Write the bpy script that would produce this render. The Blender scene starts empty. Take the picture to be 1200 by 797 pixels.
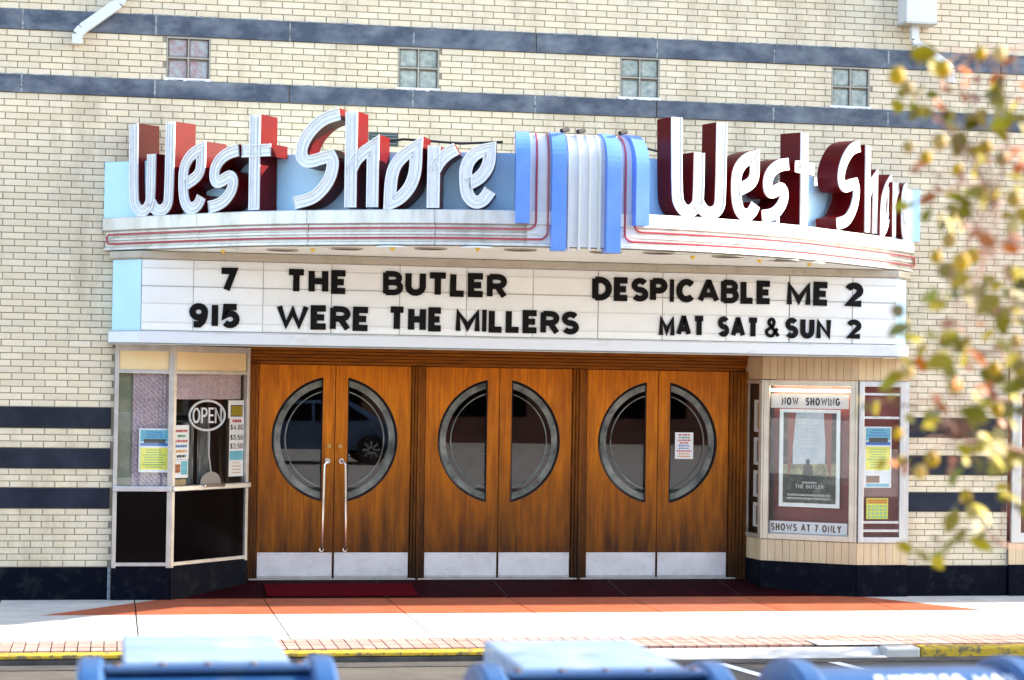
import bpy, bmesh, math, random
import numpy as np
from mathutils import Vector, Matrix
random.seed(7)
SC = bpy.context.scene
COL = SC.collection
# ------------------------------------------------------------------ camera
YAW, PITCH, ROLL = math.atan(2450/12800), math.atan(46.5/2450), 0.0155
CAM = Vector((-3.8344, -20.0327, 2.12))
fw = Vector((math.sin(YAW)*math.cos(PITCH), math.cos(YAW)*math.cos(PITCH), math.sin(PITCH)))
rt0 = Vector((math.cos(YAW), -math.sin(YAW), 0)); up0 = rt0.cross(fw)
rt = math.cos(ROLL)*rt0 + math.sin(ROLL)*up0
up = -math.sin(ROLL)*rt0 + math.cos(ROLL)*up0
cd = bpy.data.cameras.new('camera'); cam = bpy.data.objects.new('camera', cd); COL.objects.link(cam)
cam.matrix_world = Matrix(((rt.x, up.x, -fw.x, CAM.x), (rt.y, up.y, -fw.y, CAM.y), (rt.z, up.z, -fw.z, CAM.z), (0, 0, 0, 1)))
cd.sensor_width = 36; cd.lens = 36*2450/1200; cd.clip_end = 1500; cd.clip_start = .05
cd.dof.use_dof = True; cd.dof.focus_distance = 18.6; cd.dof.aperture_fstop = 3.9
SC.camera = cam
# ------------------------------------------------------------------ sky, sun
SUN = Vector((2.1, 0.070, 1.0)).normalized()
wd = bpy.data.worlds.new('World'); SC.world = wd; wd.use_nodes = True
nt = wd.node_tree; bg = nt.nodes['Background']
sky = nt.nodes.new('ShaderNodeTexSky'); sky.sky_type = 'NISHITA'; sky.sun_disc = False
sky.sun_elevation = math.asin(SUN.z); sky.sun_rotation = math.atan2(SUN.x, SUN.y)
sky.air_density = 1.0; sky.dust_density = 1.5; sky.ozone_density = 1.0
nt.links.new(sky.outputs[0], bg.inputs[0]); bg.inputs[1].default_value = 0.15
sl = bpy.data.lights.new('sun', 'SUN'); sl.energy = 4.0; sl.angle = math.radians(.45); sl.color = (1, .90, .78)
so = bpy.data.objects.new('sun', sl); COL.objects.link(so)
so.rotation_mode = 'QUATERNION'; so.rotation_quaternion = (-SUN).to_track_quat('-Z', 'Y')
SC.view_settings.view_transform = 'Standard'; SC.view_settings.look = 'None'
SC.view_settings.exposure = 2.25; SC.view_settings.gamma = 1

# ------------------------------------------------------------------ materials
def pm(name, c, r=.5, m=0., c2=None, sc=6., st=(1, 1, 1), bump=0., bs=40., spec=.5, lo=.35, hi=.65, isl=0., det=5., coat=0.):
    ma = bpy.data.materials.new(name); ma.use_nodes = True; t = ma.node_tree; b = t.nodes['Principled BSDF']
    b.inputs['Base Color'].default_value = (*c, 1); b.inputs['Roughness'].default_value = r
    b.inputs['Metallic'].default_value = m; b.inputs['Specular IOR Level'].default_value = spec
    b.inputs['Coat Weight'].default_value = coat
    tc = t.nodes.new('ShaderNodeTexCoord'); mp = t.nodes.new('ShaderNodeMapping'); mp.inputs['Scale'].default_value = st
    t.links.new(tc.outputs['Object'], mp.inputs[0])
    out = None
    if c2:
        n = t.nodes.new('ShaderNodeTexNoise'); n.inputs['Scale'].default_value = sc; n.inputs['Detail'].default_value = det
        n.inputs['Roughness'].default_value = .65
        t.links.new(mp.outputs[0], n.inputs[0])
        mr = t.nodes.new('ShaderNodeMapRange'); mr.inputs[1].default_value = lo; mr.inputs[2].default_value = hi
        t.links.new(n.outputs[0], mr.inputs[0])
        mx = t.nodes.new('ShaderNodeMix'); mx.data_type = 'RGBA'
        mx.inputs[6].default_value = (*c, 1); mx.inputs[7].default_value = (*c2, 1)
        t.links.new(mr.outputs[0], mx.inputs[0]); out = mx.outputs[2]
    if isl:
        g = t.nodes.new('ShaderNodeNewGeometry'); oi = t.nodes.new('ShaderNodeObjectInfo')
        a = t.nodes.new('ShaderNodeMath'); a.operation = 'ADD'
        t.links.new(g.outputs['Random Per Island'], a.inputs[0]); t.links.new(oi.outputs['Random'], a.inputs[1])
        f = t.nodes.new('ShaderNodeMath'); f.operation = 'FRACT'; t.links.new(a.outputs[0], f.inputs[0])
        v = t.nodes.new('ShaderNodeMapRange'); v.inputs[3].default_value = 1-isl; v.inputs[4].default_value = 1+isl
        t.links.new(f.outputs[0], v.inputs[0])
        h = t.nodes.new('ShaderNodeHueSaturation'); h.inputs['Color'].default_value = (*c, 1)
        t.links.new(v.outputs[0], h.inputs['Value'])
        s2 = t.nodes.new('ShaderNodeMapRange'); s2.inputs[3].default_value = 1+isl; s2.inputs[4].default_value = 1-isl
        f2 = t.nodes.new('ShaderNodeMath'); f2.operation = 'MULTIPLY'; f2.inputs[1].default_value = 7.31
        t.links.new(a.outputs[0], f2.inputs[0]); f3 = t.nodes.new('ShaderNodeMath'); f3.operation = 'FRACT'
        t.links.new(f2.outputs[0], f3.inputs[0]); t.links.new(f3.outputs[0], s2.inputs[0]); t.links.new(s2.outputs[0], h.inputs['Saturation'])
        if out: t.links.new(out, h.inputs['Color'])
        out = h.outputs[0]
    if out: t.links.new(out, b.inputs['Base Color'])
    if bump:
        n2 = t.nodes.new('ShaderNodeTexNoise'); n2.inputs['Scale'].default_value = bs; n2.inputs['Detail'].default_value = 4
        t.links.new(mp.outputs[0], n2.inputs[0])
        bp = t.nodes.new('ShaderNodeBump'); bp.inputs['Strength'].default_value = bump; bp.inputs['Distance'].default_value = .01
        t.links.new(n2.outputs[0], bp.inputs['Height']); t.links.new(bp.outputs[0], b.inputs['Normal'])
    return ma
def glass_mat(name, tint=(1, 1, 1), ior=1.5, rough=0.0, boost=0.):
    ma = bpy.data.materials.new(name); ma.use_nodes = True; t = ma.node_tree
    t.nodes.remove(t.nodes['Principled BSDF']); o = t.nodes['Material Output']
    tr = t.nodes.new('ShaderNodeBsdfTransparent'); tr.inputs[0].default_value = (*tint, 1)
    gl = t.nodes.new('ShaderNodeBsdfGlossy'); gl.inputs['Roughness'].default_value = rough
    ge = t.nodes.new('ShaderNodeNewGeometry'); dp = t.nodes.new('ShaderNodeVectorMath'); dp.operation = 'DOT_PRODUCT'
    t.links.new(ge.outputs['Normal'], dp.inputs[0]); t.links.new(ge.outputs['Incoming'], dp.inputs[1])
    def mth(op, a, b=None):
        n = t.nodes.new('ShaderNodeMath'); n.operation = op
        if hasattr(a, 'links'): t.links.new(a, n.inputs[0])
        else: n.inputs[0].default_value = a
        if b is not None: n.inputs[1].default_value = b
        return n.outputs[0]
    c1 = mth('ABSOLUTE', dp.outputs['Value']); c2 = t.nodes.new('ShaderNodeMath'); c2.operation = 'SUBTRACT'; c2.inputs[0].default_value = 1; t.links.new(c1, c2.inputs[1])
    c3 = mth('MULTIPLY', mth('POWER', c2.outputs[0], 5.), .96); ad = t.nodes.new('ShaderNodeMath'); ad.operation = 'ADD'; ad.inputs[1].default_value = .04+boost
    t.links.new(c3, ad.inputs[0])
    mx = t.nodes.new('ShaderNodeMixShader'); t.links.new(ad.outputs[0], mx.inputs[0])
    t.links.new(tr.outputs[0], mx.inputs[1]); t.links.new(gl.outputs[0], mx.inputs[2]); t.links.new(mx.outputs[0], o.inputs[0])
    return ma
M = {}
M['brick'] = pm('cream_glazed_brick', (.74, .63, .45), .42, c2=(.68, .57, .395), sc=3, isl=.065, bump=.15, bs=60)
def stains(ma, col, st, sc, lo, hi, fac=1.):
    t = ma.node_tree; b = t.nodes['Principled BSDF']; src = b.inputs['Base Color'].links[0].from_socket
    g = t.nodes.new('ShaderNodeNewGeometry'); mp = t.nodes.new('ShaderNodeMapping'); mp.inputs['Scale'].default_value = st; t.links.new(g.outputs['Position'], mp.inputs[0])
    n = t.nodes.new('ShaderNodeTexNoise'); n.inputs['Scale'].default_value = sc; n.inputs['Detail'].default_value = 8; n.inputs['Roughness'].default_value = .7; t.links.new(mp.outputs[0], n.inputs[0])
    m = t.nodes.new('ShaderNodeMapRange'); m.inputs[1].default_value = lo; m.inputs[2].default_value = hi; m.inputs[4].default_value = fac; t.links.new(n.outputs[0], m.inputs[0])
    x = t.nodes.new('ShaderNodeMix'); x.data_type = 'RGBA'; x.inputs[7].default_value = (*col, 1); t.links.new(m.outputs[0], x.inputs[0]); t.links.new(src, x.inputs[6]); t.links.new(x.outputs[2], b.inputs['Base Color'])
stains(M['brick'], (.36, .28, .17), (1.6, 1.6, .45), 1.3, .50, .78, .8)
stains(M['brick'], (.40, .30, .19), (1, 1, 1), 14, .60, .75, .55)
M['mortar'] = pm('grey_brown_mortar', (.31, .26, .185), .9, c2=(.40, .34, .25), sc=4, bump=.4, bs=150)
M['band'] = pm('blue_grey_glazed_tile', (.042, .056, .085), .42, c2=(.22, .245, .27), sc=2.6, st=(1, 1, 1.6), lo=.42, hi=.78, bump=.1, det=7)
M['band_low'] = pm('dark_glazed_tile', (.007, .010, .020), .4, c2=(.024, .030, .046), sc=3, lo=.4, hi=.8, isl=.1, spec=.25)
M['base'] = pm('dark_base_tile', (.002, .003, .008), .5, c2=(.014, .017, .020), sc=9, lo=.52, hi=.75, bump=.1, spec=.05)
M['caulk'] = pm('white_caulk', (.36, .37, .37), .8, c2=(.14, .16, .19), sc=22, bump=.5)
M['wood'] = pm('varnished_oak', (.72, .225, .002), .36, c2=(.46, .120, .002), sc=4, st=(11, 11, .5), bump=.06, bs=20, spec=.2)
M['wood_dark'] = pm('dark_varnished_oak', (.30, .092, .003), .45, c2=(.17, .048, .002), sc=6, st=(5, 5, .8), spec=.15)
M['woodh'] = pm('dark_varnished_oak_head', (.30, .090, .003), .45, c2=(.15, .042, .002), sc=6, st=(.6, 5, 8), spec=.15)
M['alu'] = pm('brushed_aluminium', (.66, .66, .66), .38, .85, c2=(.55, .55, .56), sc=5, st=(4, 4, .5), bump=.04)
M['kick'] = pm('scuffed_kick_plate', (.74, .74, .74), .45, .5, c2=(.58, .57, .55), sc=4, lo=.45, hi=.8, bump=.05)
M['frame'] = pm('anodised_frame', (.56, .53, .48), .42, .5, c2=(.44, .41, .37), sc=8)
M['caseframe'] = pm('bronze_tinted_frame', (.60, .52, .43), .40, .45, c2=(.50, .43, .35), sc=6)
M['white'] = pm('white_enamel', (.84, .84, .84), .4, c2=(.70, .69, .66), sc=9, lo=.5, hi=.8)
M['silver'] = pm('white_fascia_metal', (.70, .68, .64), .36, .35, c2=(.42, .38, .32), sc=3, st=(2, 2, .5), lo=.45, hi=.8, bump=.05, bs=6)
M['silver2'] = pm('fluted_panel_metal', (.80, .80, .80), .35, .0, c2=(.66, .66, .66), sc=2.5, st=(1, 1, .7))
M['trim'] = pm('weathered_trim', (.70, .71, .72), .42, .25, c2=(.50, .44, .38), sc=3, st=(1, 1, 2), lo=.55, hi=.85)
M['tan'] = pm('tan_header_metal', (.46, .41, .33), .5, .2, c2=(.30, .24, .17), sc=5, lo=.5, hi=.8)
M['soffit'] = pm('cream_soffit', (.86, .92, .88), .5, c2=(.78, .80, .70), sc=2, lo=.5, hi=.8)
M['blue'] = pm('pale_blue_panel', (.52, .79, .97), .42, c2=(.47, .73, .93), sc=2)
M['fin'] = pm('bright_blue_enamel', (.10, .24, .74), .32, c2=(.14, .29, .76), sc=4)
M['red'] = pm('red_enamel_return', (.115, .003, .003), .32, c2=(.085, .0025, .005), sc=5, spec=.1)
M['neon'] = pm('red_neon_glass', (.42, .06, .075), .15)
M['tube'] = pm('clear_neon_glass', (.76, .76, .77), .25)
M['cream'] = pm('cream_glass', (.78, .60, .34), .25, c2=(.74, .55, .29), sc=1.5)
M['creamwood'] = pm('cream_ribbed_board', (.66, .50, .30), .45, c2=(.58, .43, .25), sc=5, st=(3, 3, .5), isl=.05)
M['reader'] = pm('milky_reader_panel', (.80, .80, .78), .3, c2=(.70, .69, .64), sc=2.0, lo=.45, hi=.8, isl=.035)
M['rail'] = pm('reader_rail', (.36, .33, .27), .5)
M['railw'] = pm('white_rail', (.66, .64, .58), .5)
M['black'] = pm('black_letter', (.006, .005, .005), .5, spec=.1)
M['blackglass'] = pm('black_vitrolite', (.003, .002, .002), .12, spec=.08)
M['maroon'] = pm('maroon_backing', (.24, .055, .05), .6, c2=(.17, .035, .03), sc=4)
M['dark'] = pm('dark_interior', (.012, .010, .010), .9)
M['lobby'] = pm('lobby_wall', (.05, .03, .022), .8, c2=(.02, .013, .012), sc=1.2)
M['paper'] = pm('white_paper', (.80, .80, .78), .6)
M['chrome'] = pm('polished_steel', (.75, .74, .72), .18, 1.)
M['brass'] = pm('brass', (.55, .38, .12), .3, 1.)
M['glass'] = glass_mat('window_glass', (.97, .98, .98), 1.5, 0, .015)
M['doorglass'] = glass_mat('door_glass', (.8, .82, .84), 1.5, 0, .025)
M['conc'] = pm('pale_concrete', (.54, .52, .48), .85, c2=(.42, .40, .36), sc=3, bump=.25, bs=90, isl=.03)
stains(M['conc'], (.25, .235, .21), (1, 1, 1), 2.3, .56, .74, .8)
stains(M['conc'], (.12, .11, .10), (1, 1, 1), 30, .68, .74, .7)
M['redc'] = pm('red_painted_concrete', (.39, .118, .062), .75, c2=(.31, .09, .048), sc=4, bump=.2, bs=80, isl=.03, spec=.05)
stains(M['redc'], (.22, .12, .09), (1, 1, 1), 5, .55, .75, .6)
M['darkfloor'] = pm('maroon_floor', (.030, .004, .006), .8, c2=(.018, .003, .004), sc=4, spec=.03)
M['mat'] = pm('crimson_door_mat', (.11, .004, .009), .95, spec=.02, c2=(.075, .003, .006), sc=30, bump=.5, bs=400)
M['paver'] = pm('pink_paver', (.40, .27, .22), .85, c2=(.32, .19, .155), sc=6, isl=.12, bump=.2)
M['asph'] = pm('asphalt', (.10, .086, .068), .9, c2=(.065, .055, .045), sc=2.5, bump=.6, bs=300)
M['yellow'] = pm('worn_yellow_paint', (.52, .33, .012), .7, c2=(.16, .12, .05), sc=14, lo=.48, hi=.60, bump=.3)
M['stripe'] = pm('road_paint', (.74, .74, .72), .7, c2=(.4, .39, .37), sc=20, lo=.6, hi=.75)
M['grey'] = pm('grey_downspout', (.66, .67, .67), .4, .2)
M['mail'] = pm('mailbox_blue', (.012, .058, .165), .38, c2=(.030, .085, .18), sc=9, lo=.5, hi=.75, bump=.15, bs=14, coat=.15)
M['mailtop'] = pm('pale_hood', (.22, .32, .44), .32, c2=(.12, .22, .36), sc=4, st=(1, 2, 1), lo=.5, hi=.75, coat=.3)  # paler blue than the mailbox body, mottled
M['gb'] = pm('glass_block_teal', (.21, .25, .22), .12, c2=(.46, .48, .41), sc=14, bump=.6, bs=30)
M['gbr'] = pm('glass_block_rosy', (.34, .20, .19), .12, c2=(.38, .40, .40), sc=16, bump=.6, bs=30)
M['leaf'] = pm('green_leaf', (.19, .155, .001), .55, isl=.5, spec=.2)
M['leafo'] = pm('orange_leaf', (.34, .10, .022), .55, isl=.3, spec=.2)
M['bud'] = pm('yellow_bud', (.29, .18, .003), .55, isl=.25, spec=.2)
M['rosy'] = pm('rosy_twig', (.15, .06, .03), .7)
M['bark'] = pm('brown_bark', (.14, .085, .05), .9, c2=(.07, .04, .025), sc=20, bump=.5)
M['carblue'] = pm('car_paint', (.10, .16, .27), .2, .3, coat=1.)
M['rubber'] = pm('rubber', (.012, .012, .012), .8)
M['redbrick'] = pm('red_brick_far', (.22, .09, .06), .9, c2=(.16, .07, .05), sc=6)
M['frost'] = pm('frosted_band', (.27, .28, .25), .2, c2=(.06, .07, .065), spec=.2, sc=4)
M['gutter'] = pm('dark_gutter', (.03, .028, .026), .8, c2=(.07, .06, .05), sc=8)
M['lamp'] = pm('lit_tube', (.9, .85, .75), .5)
_b = M['lamp'].node_tree.nodes['Principled BSDF']; _b.inputs['Emission Color'].default_value = (1, .82, .58, 1); _b.inputs['Emission Strength'].default_value = 9.0
def grime(ma, dark, z0, z1):
    t = ma.node_tree; b = t.nodes['Principled BSDF']; src = b.inputs['Base Color'].links[0].from_socket
    tc = t.nodes.new('ShaderNodeTexCoord'); sp = t.nodes.new('ShaderNodeSeparateXYZ'); t.links.new(tc.outputs['Object'], sp.inputs[0])
    mp = t.nodes.new('ShaderNodeMapping'); mp.inputs['Scale'].default_value = (6, 6, .8); t.links.new(tc.outputs['Object'], mp.inputs[0])
    n = t.nodes.new('ShaderNodeTexNoise'); n.inputs['Scale'].default_value = 2.2; n.inputs['Detail'].default_value = 8; t.links.new(mp.outputs[0], n.inputs[0])
    a = t.nodes.new('ShaderNodeMath'); a.operation = 'MULTIPLY_ADD'; a.inputs[1].default_value = .9; t.links.new(n.outputs[0], a.inputs[0])
    m = t.nodes.new('ShaderNodeMapRange'); m.inputs[1].default_value = z1; m.inputs[2].default_value = z0; t.links.new(sp.outputs[2], m.inputs[0]); 
    s_ = t.nodes.new('ShaderNodeMath'); s_.operation = 'SUBTRACT'; s_.inputs[1].default_value = .46; t.links.new(m.outputs[0], s_.inputs[0]); t.links.new(s_.outputs[0], a.inputs[2])
    a.use_clamp = True
    x = t.nodes.new('ShaderNodeMix'); x.data_type = 'RGBA'; x.inputs[7].default_value = (*dark, 1); t.links.new(a.outputs[0], x.inputs[0]); t.links.new(src, x.inputs[6]); t.links.new(x.outputs[2], b.inputs['Base Color'])
stains(M['wood'], (.32, .085, .003), (1, 1, .35), 2.6, .46, .68, .75)
stains(M['wood_dark'], (.10, .03, .003), (1, 1, .3), 5, .46, .68, .7)
grime(M['wood'], (.055, .018, .004), .20, 2.0); grime(M['wood_dark'], (.03, .012, .004), .2, 1.6)
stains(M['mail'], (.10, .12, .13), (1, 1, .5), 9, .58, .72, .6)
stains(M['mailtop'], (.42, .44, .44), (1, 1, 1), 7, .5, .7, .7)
stains(M['kick'], (.35, .33, .30), (1.5, 1, 4), 6, .58, .75, .6)
def flat(name, c, r=.6):
    if name not in M: M[name] = pm(name, c, r)
    return M[name]

# ------------------------------------------------------------------ object helpers
def tag(o, label=None, cat=None, group=None, kind=None):
    if label: o['label'] = label
    if cat: o['category'] = cat
    if group: o['group'] = group
    if kind: o['kind'] = kind
    return o
def thing(name, label, cat, loc=(0, 0, 0), group=None):
    o = bpy.data.objects.new(name, None); COL.objects.link(o); o.location = loc
    o.empty_display_size = .2
    return tag(o, label, cat, group)
class MB:
    def __init__(s): s.v = []; s.f = []; s.m = []
    def quad(s, *p, m=0):
        n = len(s.v); s.v += [tuple(q) for q in p]; s.f.append(tuple(range(n, n+len(p)))); s.m.append(m); return s
    def box(s, x0, x1, y0, y1, z0, z1, m=0, T=None):
        P = [(x, y, z) for z in (z0, z1) for y in (y0, y1) for x in (x0, x1)]
        if T: P = [tuple(T(*p)) for p in P]
        n = len(s.v); s.v += P
        for f in ((0, 2, 3, 1), (4, 5, 7, 6), (0, 1, 5, 4), (2, 6, 7, 3), (0, 4, 6, 2), (1, 3, 7, 5)):
            s.f.append(tuple(n+i for i in f)); s.m.append(m)
        return s
    def prism(s, pts, z0, z1, m=0, T=None):
        n = len(s.v); k = len(pts)
        P = [(p[0], p[1], z) for z in (z0, z1) for p in pts]
        if T: P = [tuple(T(*p)) for p in P]
        s.v += P
        s.f.append(tuple(n+i for i in reversed(range(k)))); s.f.append(tuple(n+k+i for i in range(k))); s.m += [m, m]
        for i in range(k):
            j = (i+1) % k; s.f.append((n+i, n+j, n+k+j, n+k+i)); s.m.append(m)
        return s
    def tube(s, pts, r, n=8, m=0, closed=False, r1=None, caps=True):
        pts = [Vector(p) for p in pts]; K = len(pts); base = len(s.v)
        prev = None
        for i, p in enumerate(pts):
            if closed: d = pts[(i+1) % K]-pts[i-1]
            else: d = pts[min(i+1, K-1)]-pts[max(i-1, 0)]
            d.normalize()
            if prev is None:
                a = d.orthogonal().normalized()
            else:
                a = prev-d*prev.dot(d)
                a = a.normalized() if a.length > 1e-6 else d.orthogonal().normalized()
            prev = a; b = d.cross(a)
            rr = r if r1 is None else r+(r1-r)*i/(K-1)
            for k in range(n):
                an = 2*math.pi*k/n; s.v.append(tuple(p+a*rr*math.cos(an)+b*rr*math.sin(an)))
        for i in range(K if closed else K-1):
            j = (i+1) % K
            for k in range(n):
                l = (k+1) % n; s.f.append((base+i*n+k, base+i*n+l, base+j*n+l, base+j*n+k)); s.m.append(m)
        if not closed and caps:
            s.f.append(tuple(base+k for k in reversed(range(n)))); s.f.append(tuple(base+(K-1)*n+k for k in range(n))); s.m += [m, m]
        return s
    def grid(s, rows, m=0, closed=False):
        n = len(s.v); R = len(rows); C = len(rows[0])
        for r in rows: s.v += [tuple(p) for p in r]
        for i in range(R-1):
            for j in range(C if closed else C-1):
                k = (j+1) % C; s.f.append((n+i*C+j, n+i*C+k, n+(i+1)*C+k, n+(i+1)*C+j)); s.m.append(m)
        return s
    def build(s, name, mat, parent=None, smooth=False, bevel=0):
        me = bpy.data.meshes.new(name); me.from_pydata(s.v, [], s.f)
        mats = mat if isinstance(mat, (list, tuple)) else [mat]
        for x in mats: me.materials.append(x)
        if len(mats) > 1: me.polygons.foreach_set('material_index', s.m)
        bm = bmesh.new(); bm.from_mesh(me); bmesh.ops.recalc_face_normals(bm, faces=bm.faces); bm.to_mesh(me); bm.free()
        if smooth:
            me.polygons.foreach_set('use_smooth', [True]*len(me.polygons)); me.set_sharp_from_angle(angle=math.radians(35))
        me.update()
        o = bpy.data.objects.new(name, me); COL.objects.link(o)
        if parent: o.parent = parent
        if bevel:
            b = o.modifiers.new('bevel', 'BEVEL'); b.width = bevel; b.segments = 2; b.limit_method = 'ANGLE'
        return o
def bx(name, mat, parent, *a, **k):
    bev = k.pop('bevel', 0); T = k.pop('T', None); return MB().box(*a, T=T).build(name, mat, parent, bevel=bev)
def copy_tree(o, parent=None):
    c = o.copy(); COL.objects.link(c); c.parent = parent
    for ch in [x for x in bpy.data.objects if x.parent == o]: copy_tree(ch, c)
    return c
def frame(p0, p1):
    """local frame of an upright face: (u along, d outward to the street, z up) -> world"""
    p0 = Vector((p0[0], p0[1], 0)); t = Vector((p1[0], p1[1], 0))-p0; L = t.length; t.normalize(); n = Vector((t.y, -t.x, 0))
    def T(u, d, z): return p0+t*u+n*d+Vector((0, 0, z))
    T.L = L; T.t = t; T.n = n
    return T

# ------------------------------------------------------------------ stroke lettering
def arc(cx, cy, rx, ry, a0, a1, n=9):
    return [(cx+rx*math.cos(math.radians(a0+(a1-a0)*i/n)), cy+ry*math.sin(math.radians(a0+(a1-a0)*i/n))) for i in range(n+1)]
G = {
 'A': (.86, [[(0, 0), (.46, 1), (.54, 1), (1, 0)], [(.2, .3), (.8, .3)]]),
 'B': (.72, [[(0, 1), (.55, 1)]+arc(.55, .77, .38, .23, 90, -90, 7)+[(0, .54)], [(.3, .54), (.58, .54)]+arc(.58, .27, .42, .27, 90, -90, 7)+[(0, 0)], [(0, -.07), (0, 1.07)]]),
 'C': (.8, [arc(.52, .5, .52, .5, 42, 318, 16)]),
 'D': (.78, [[(0, 1), (.35, 1)]+arc(.35, .5, .65, .5, 90, -90, 12)+[(0, 0)], [(0, -.07), (0, 1.07)]]),
 'E': (.62, [[(1.1, 1), (0, 1), (0, 0), (1.1, 0)], [(0, .5), (.95, .5)]]),
 'F': (.6, [[(1.1, 1), (0, 1), (0, -.08)], [(0, .5), (.9, .5)]]),
 'G': (.84, [arc(.52, .5, .52, .5, 42, 330, 16)+[(1, .45), (.55, .45)]]),
 'H': (.74, [[(0, -.08), (0, 1.08)], [(1, -.08), (1, 1.08)], [(0, .5), (1, .5)]]),
 'I': (.2, [[(.5, -.08), (.5, 1.08)]]),
 'K': (.76, [[(0, -.08), (0, 1.08)], [(0, .35), (1, 1.05)], [(.3, .55), (1, -.05)]]),
 'L': (.58, [[(0, 1.08), (0, 0), (1.1, 0)]]),
 'M': (.92, [[(0, -.08), (0, 1), (.5, .15), (1, 1), (1, -.08)]]),
 'N': (.76, [[(0, -.08), (0, 1), (1, 0), (1, 1.08)]]),
 'O': (.86, [arc(.5, .5, .5, .5, 0, 360, 20)]),
 'P': (.7, [[(0, 1), (.55, 1)]+arc(.55, .73, .45, .27, 90, -90, 8)+[(0, .46)], [(0, -.08), (0, 1.07)]]),
 'R': (.74, [[(0, 1), (.55, 1)]+arc(.55, .74, .43, .26, 90, -90, 8)+[(0, .48)], [(0, -.08), (0, 1.07)], [(.5, .48), (1, -.08)]]),
 'S': (.68, [arc(.5, .745, .48, .255, 28, 270, 11)+arc(.5, .25, .5, .25, 82, -152, 11)]),
 'T': (.72, [[(-.08, 1), (1.08, 1)], [(.5, 1), (.5, -.08)]]),
 'U': (.74, [[(0, 1.08), (0, .35)]+arc(.5, .35, .5, .35, 180, 360, 9)+[(1, 1.08)]]),
 'V': (.84, [[(0, 1.06), (.47, 0), (.53, 0), (1, 1.06)]]),
 'W': (1.15, [[(0, 1.06), (.26, 0), (.5, .85), (.74, 0), (1, 1.06)]]),
 'X': (.8, [[(0, 0), (1, 1)], [(0, 1), (1, 0)]]),
 'Y': (.8, [[(0, 1.05), (.5, .48), (.5, -.08)], [(.5, .48), (1, 1.05)]]),
 '0': (.66, [arc(.5, .5, .5, .5, 0, 360, 18)]),
 '1': (.3, [[(.5, -.08), (.5, 1.08)]]),
 '2': (.68, [arc(.5, .72, .5, .28, 165, -35, 9)+[(0, 0), (1.1, 0)]]),
 '3': (.66, [arc(.45, .75, .45, .25, 150, -90, 8)+arc(.45, .26, .52, .26, 85, -150, 9)]),
 '4': (.72, [[(1.05, .25), (0, .25), (.7, 1), (.7, -.08)]]),
 '5': (.68, [[(1, 1), (.12, 1), (.05, .55)]+arc(.45, .32, .53, .32, 120, -145, 11)]),
 '7': (.66, [[(-.08, 1), (1, 1), (.35, -.05)]]),
 '9': (.7, [arc(.5, .69, .5, .31, 0, 360, 14), [(1, .69), (.95, .4), (.8, .15), (.55, 0), (.1, 0)]]),
 '&': (.86, [[(1.05, 0), (.25, .72)]+arc(.45, .82, .22, .18, 200, -20, 7)+[(.6, .62), (.1, .35)]+arc(.38, .24, .36, .24, 160, 300, 7)+[(.95, .45)]]),
 '$': (.6, [arc(.5, .72, .48, .22, 28, 270, 9)+arc(.5, .28, .5, .22, 82, -152, 9), [(.5, 1.1), (.5, -.1)]]),
 '.': (.22, [[(.5, 0), (.5, .12)]]), ':': (.22, [[(.5, .1), (.5, .22)], [(.5, .6), (.5, .72)]]),
 '-': (.4, [[(0, .45), (1, .45)]]),
}
def stroke_edges(pts, w, closed=False):
    """left / right mitred outline of a thick polyline"""
    P = [Vector((p[0], p[1])) for p in pts]; Lf, Rt = [], []; n = len(P)
    for i in range(n):
        a = P[i-1] if (i > 0 or closed) else None
        b = P[(i+1) % n] if (i < n-1 or closed) else None
        d1 = (P[i]-a).normalized() if a is not None else None
        d2 = (b-P[i]).normalized() if b is not None else None
        if d1 is None: d1 = d2
        if d2 is None: d2 = d1
        n1 = Vector((-d1.y, d1.x)); n2 = Vector((-d2.y, d2.x)); m = n1+n2
        if m.length < .15: m = n1
        m.normalize(); k = min(1/max(m.dot(n1), .3), 2.2)
        Lf.append(P[i]+m*w*k); Rt.append(P[i]-m*w*k)
    return Lf, Rt
def glyph(mb, ch, x, z, W, H, t, T, d0, d1):
    """extruded strokes of character ch; t = half stroke width"""
    if ch not in G: return
    t *= {'M': .84, 'W': .84, 'A': .86, '&': .62, 'N': .88, 'B': .9, 'R': .93, 'S': .93}.get(ch, 1)
    for k, st in enumerate(G[ch][1]):
        st = [p for i, p in enumerate(st) if i == 0 or math.dist(p, st[i-1]) > 1e-4]
        closed = math.dist(st[0], st[-1]) < 1e-6
        if closed: st = st[:-1]
        iw, ih = max(W-2*t, .001), H-2*t
        pts = [(x+t+p[0]*iw, z+t+max(-t/ih, min(1+t/ih, p[1]))*ih) for p in st]
        Lf, Rt = stroke_edges(pts, t, closed); n = len(pts); e = d1+k*.0004
        for q_ in Lf+Rt: q_.y = max(z, min(z+H, q_.y)); q_.x = max(x-t*.3, min(x+W+t*.3, q_.x))
        for i in range(n if closed else n-1):
            j = (i+1) % n
            q = [Lf[i], Lf[j], Rt[j], Rt[i]]
            mb.quad(*[T(p.x, e, p.y) for p in q])
            mb.quad(T(Lf[i].x, e, Lf[i].y), T(Lf[j].x, e, Lf[j].y), T(Lf[j].x, d0, Lf[j].y), T(Lf[i].x, d0, Lf[i].y))
            mb.quad(T(Rt[i].x, e, Rt[i].y), T(Rt[j].x, e, Rt[j].y), T(Rt[j].x, d0, Rt[j].y), T(Rt[i].x, d0, Rt[i].y))
        if not closed:
            for i in (0, n-1): mb.quad(T(Lf[i].x, e, Lf[i].y), T(Rt[i].x, e, Rt[i].y), T(Rt[i].x, d0, Rt[i].y), T(Lf[i].x, d0, Lf[i].y))
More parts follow.
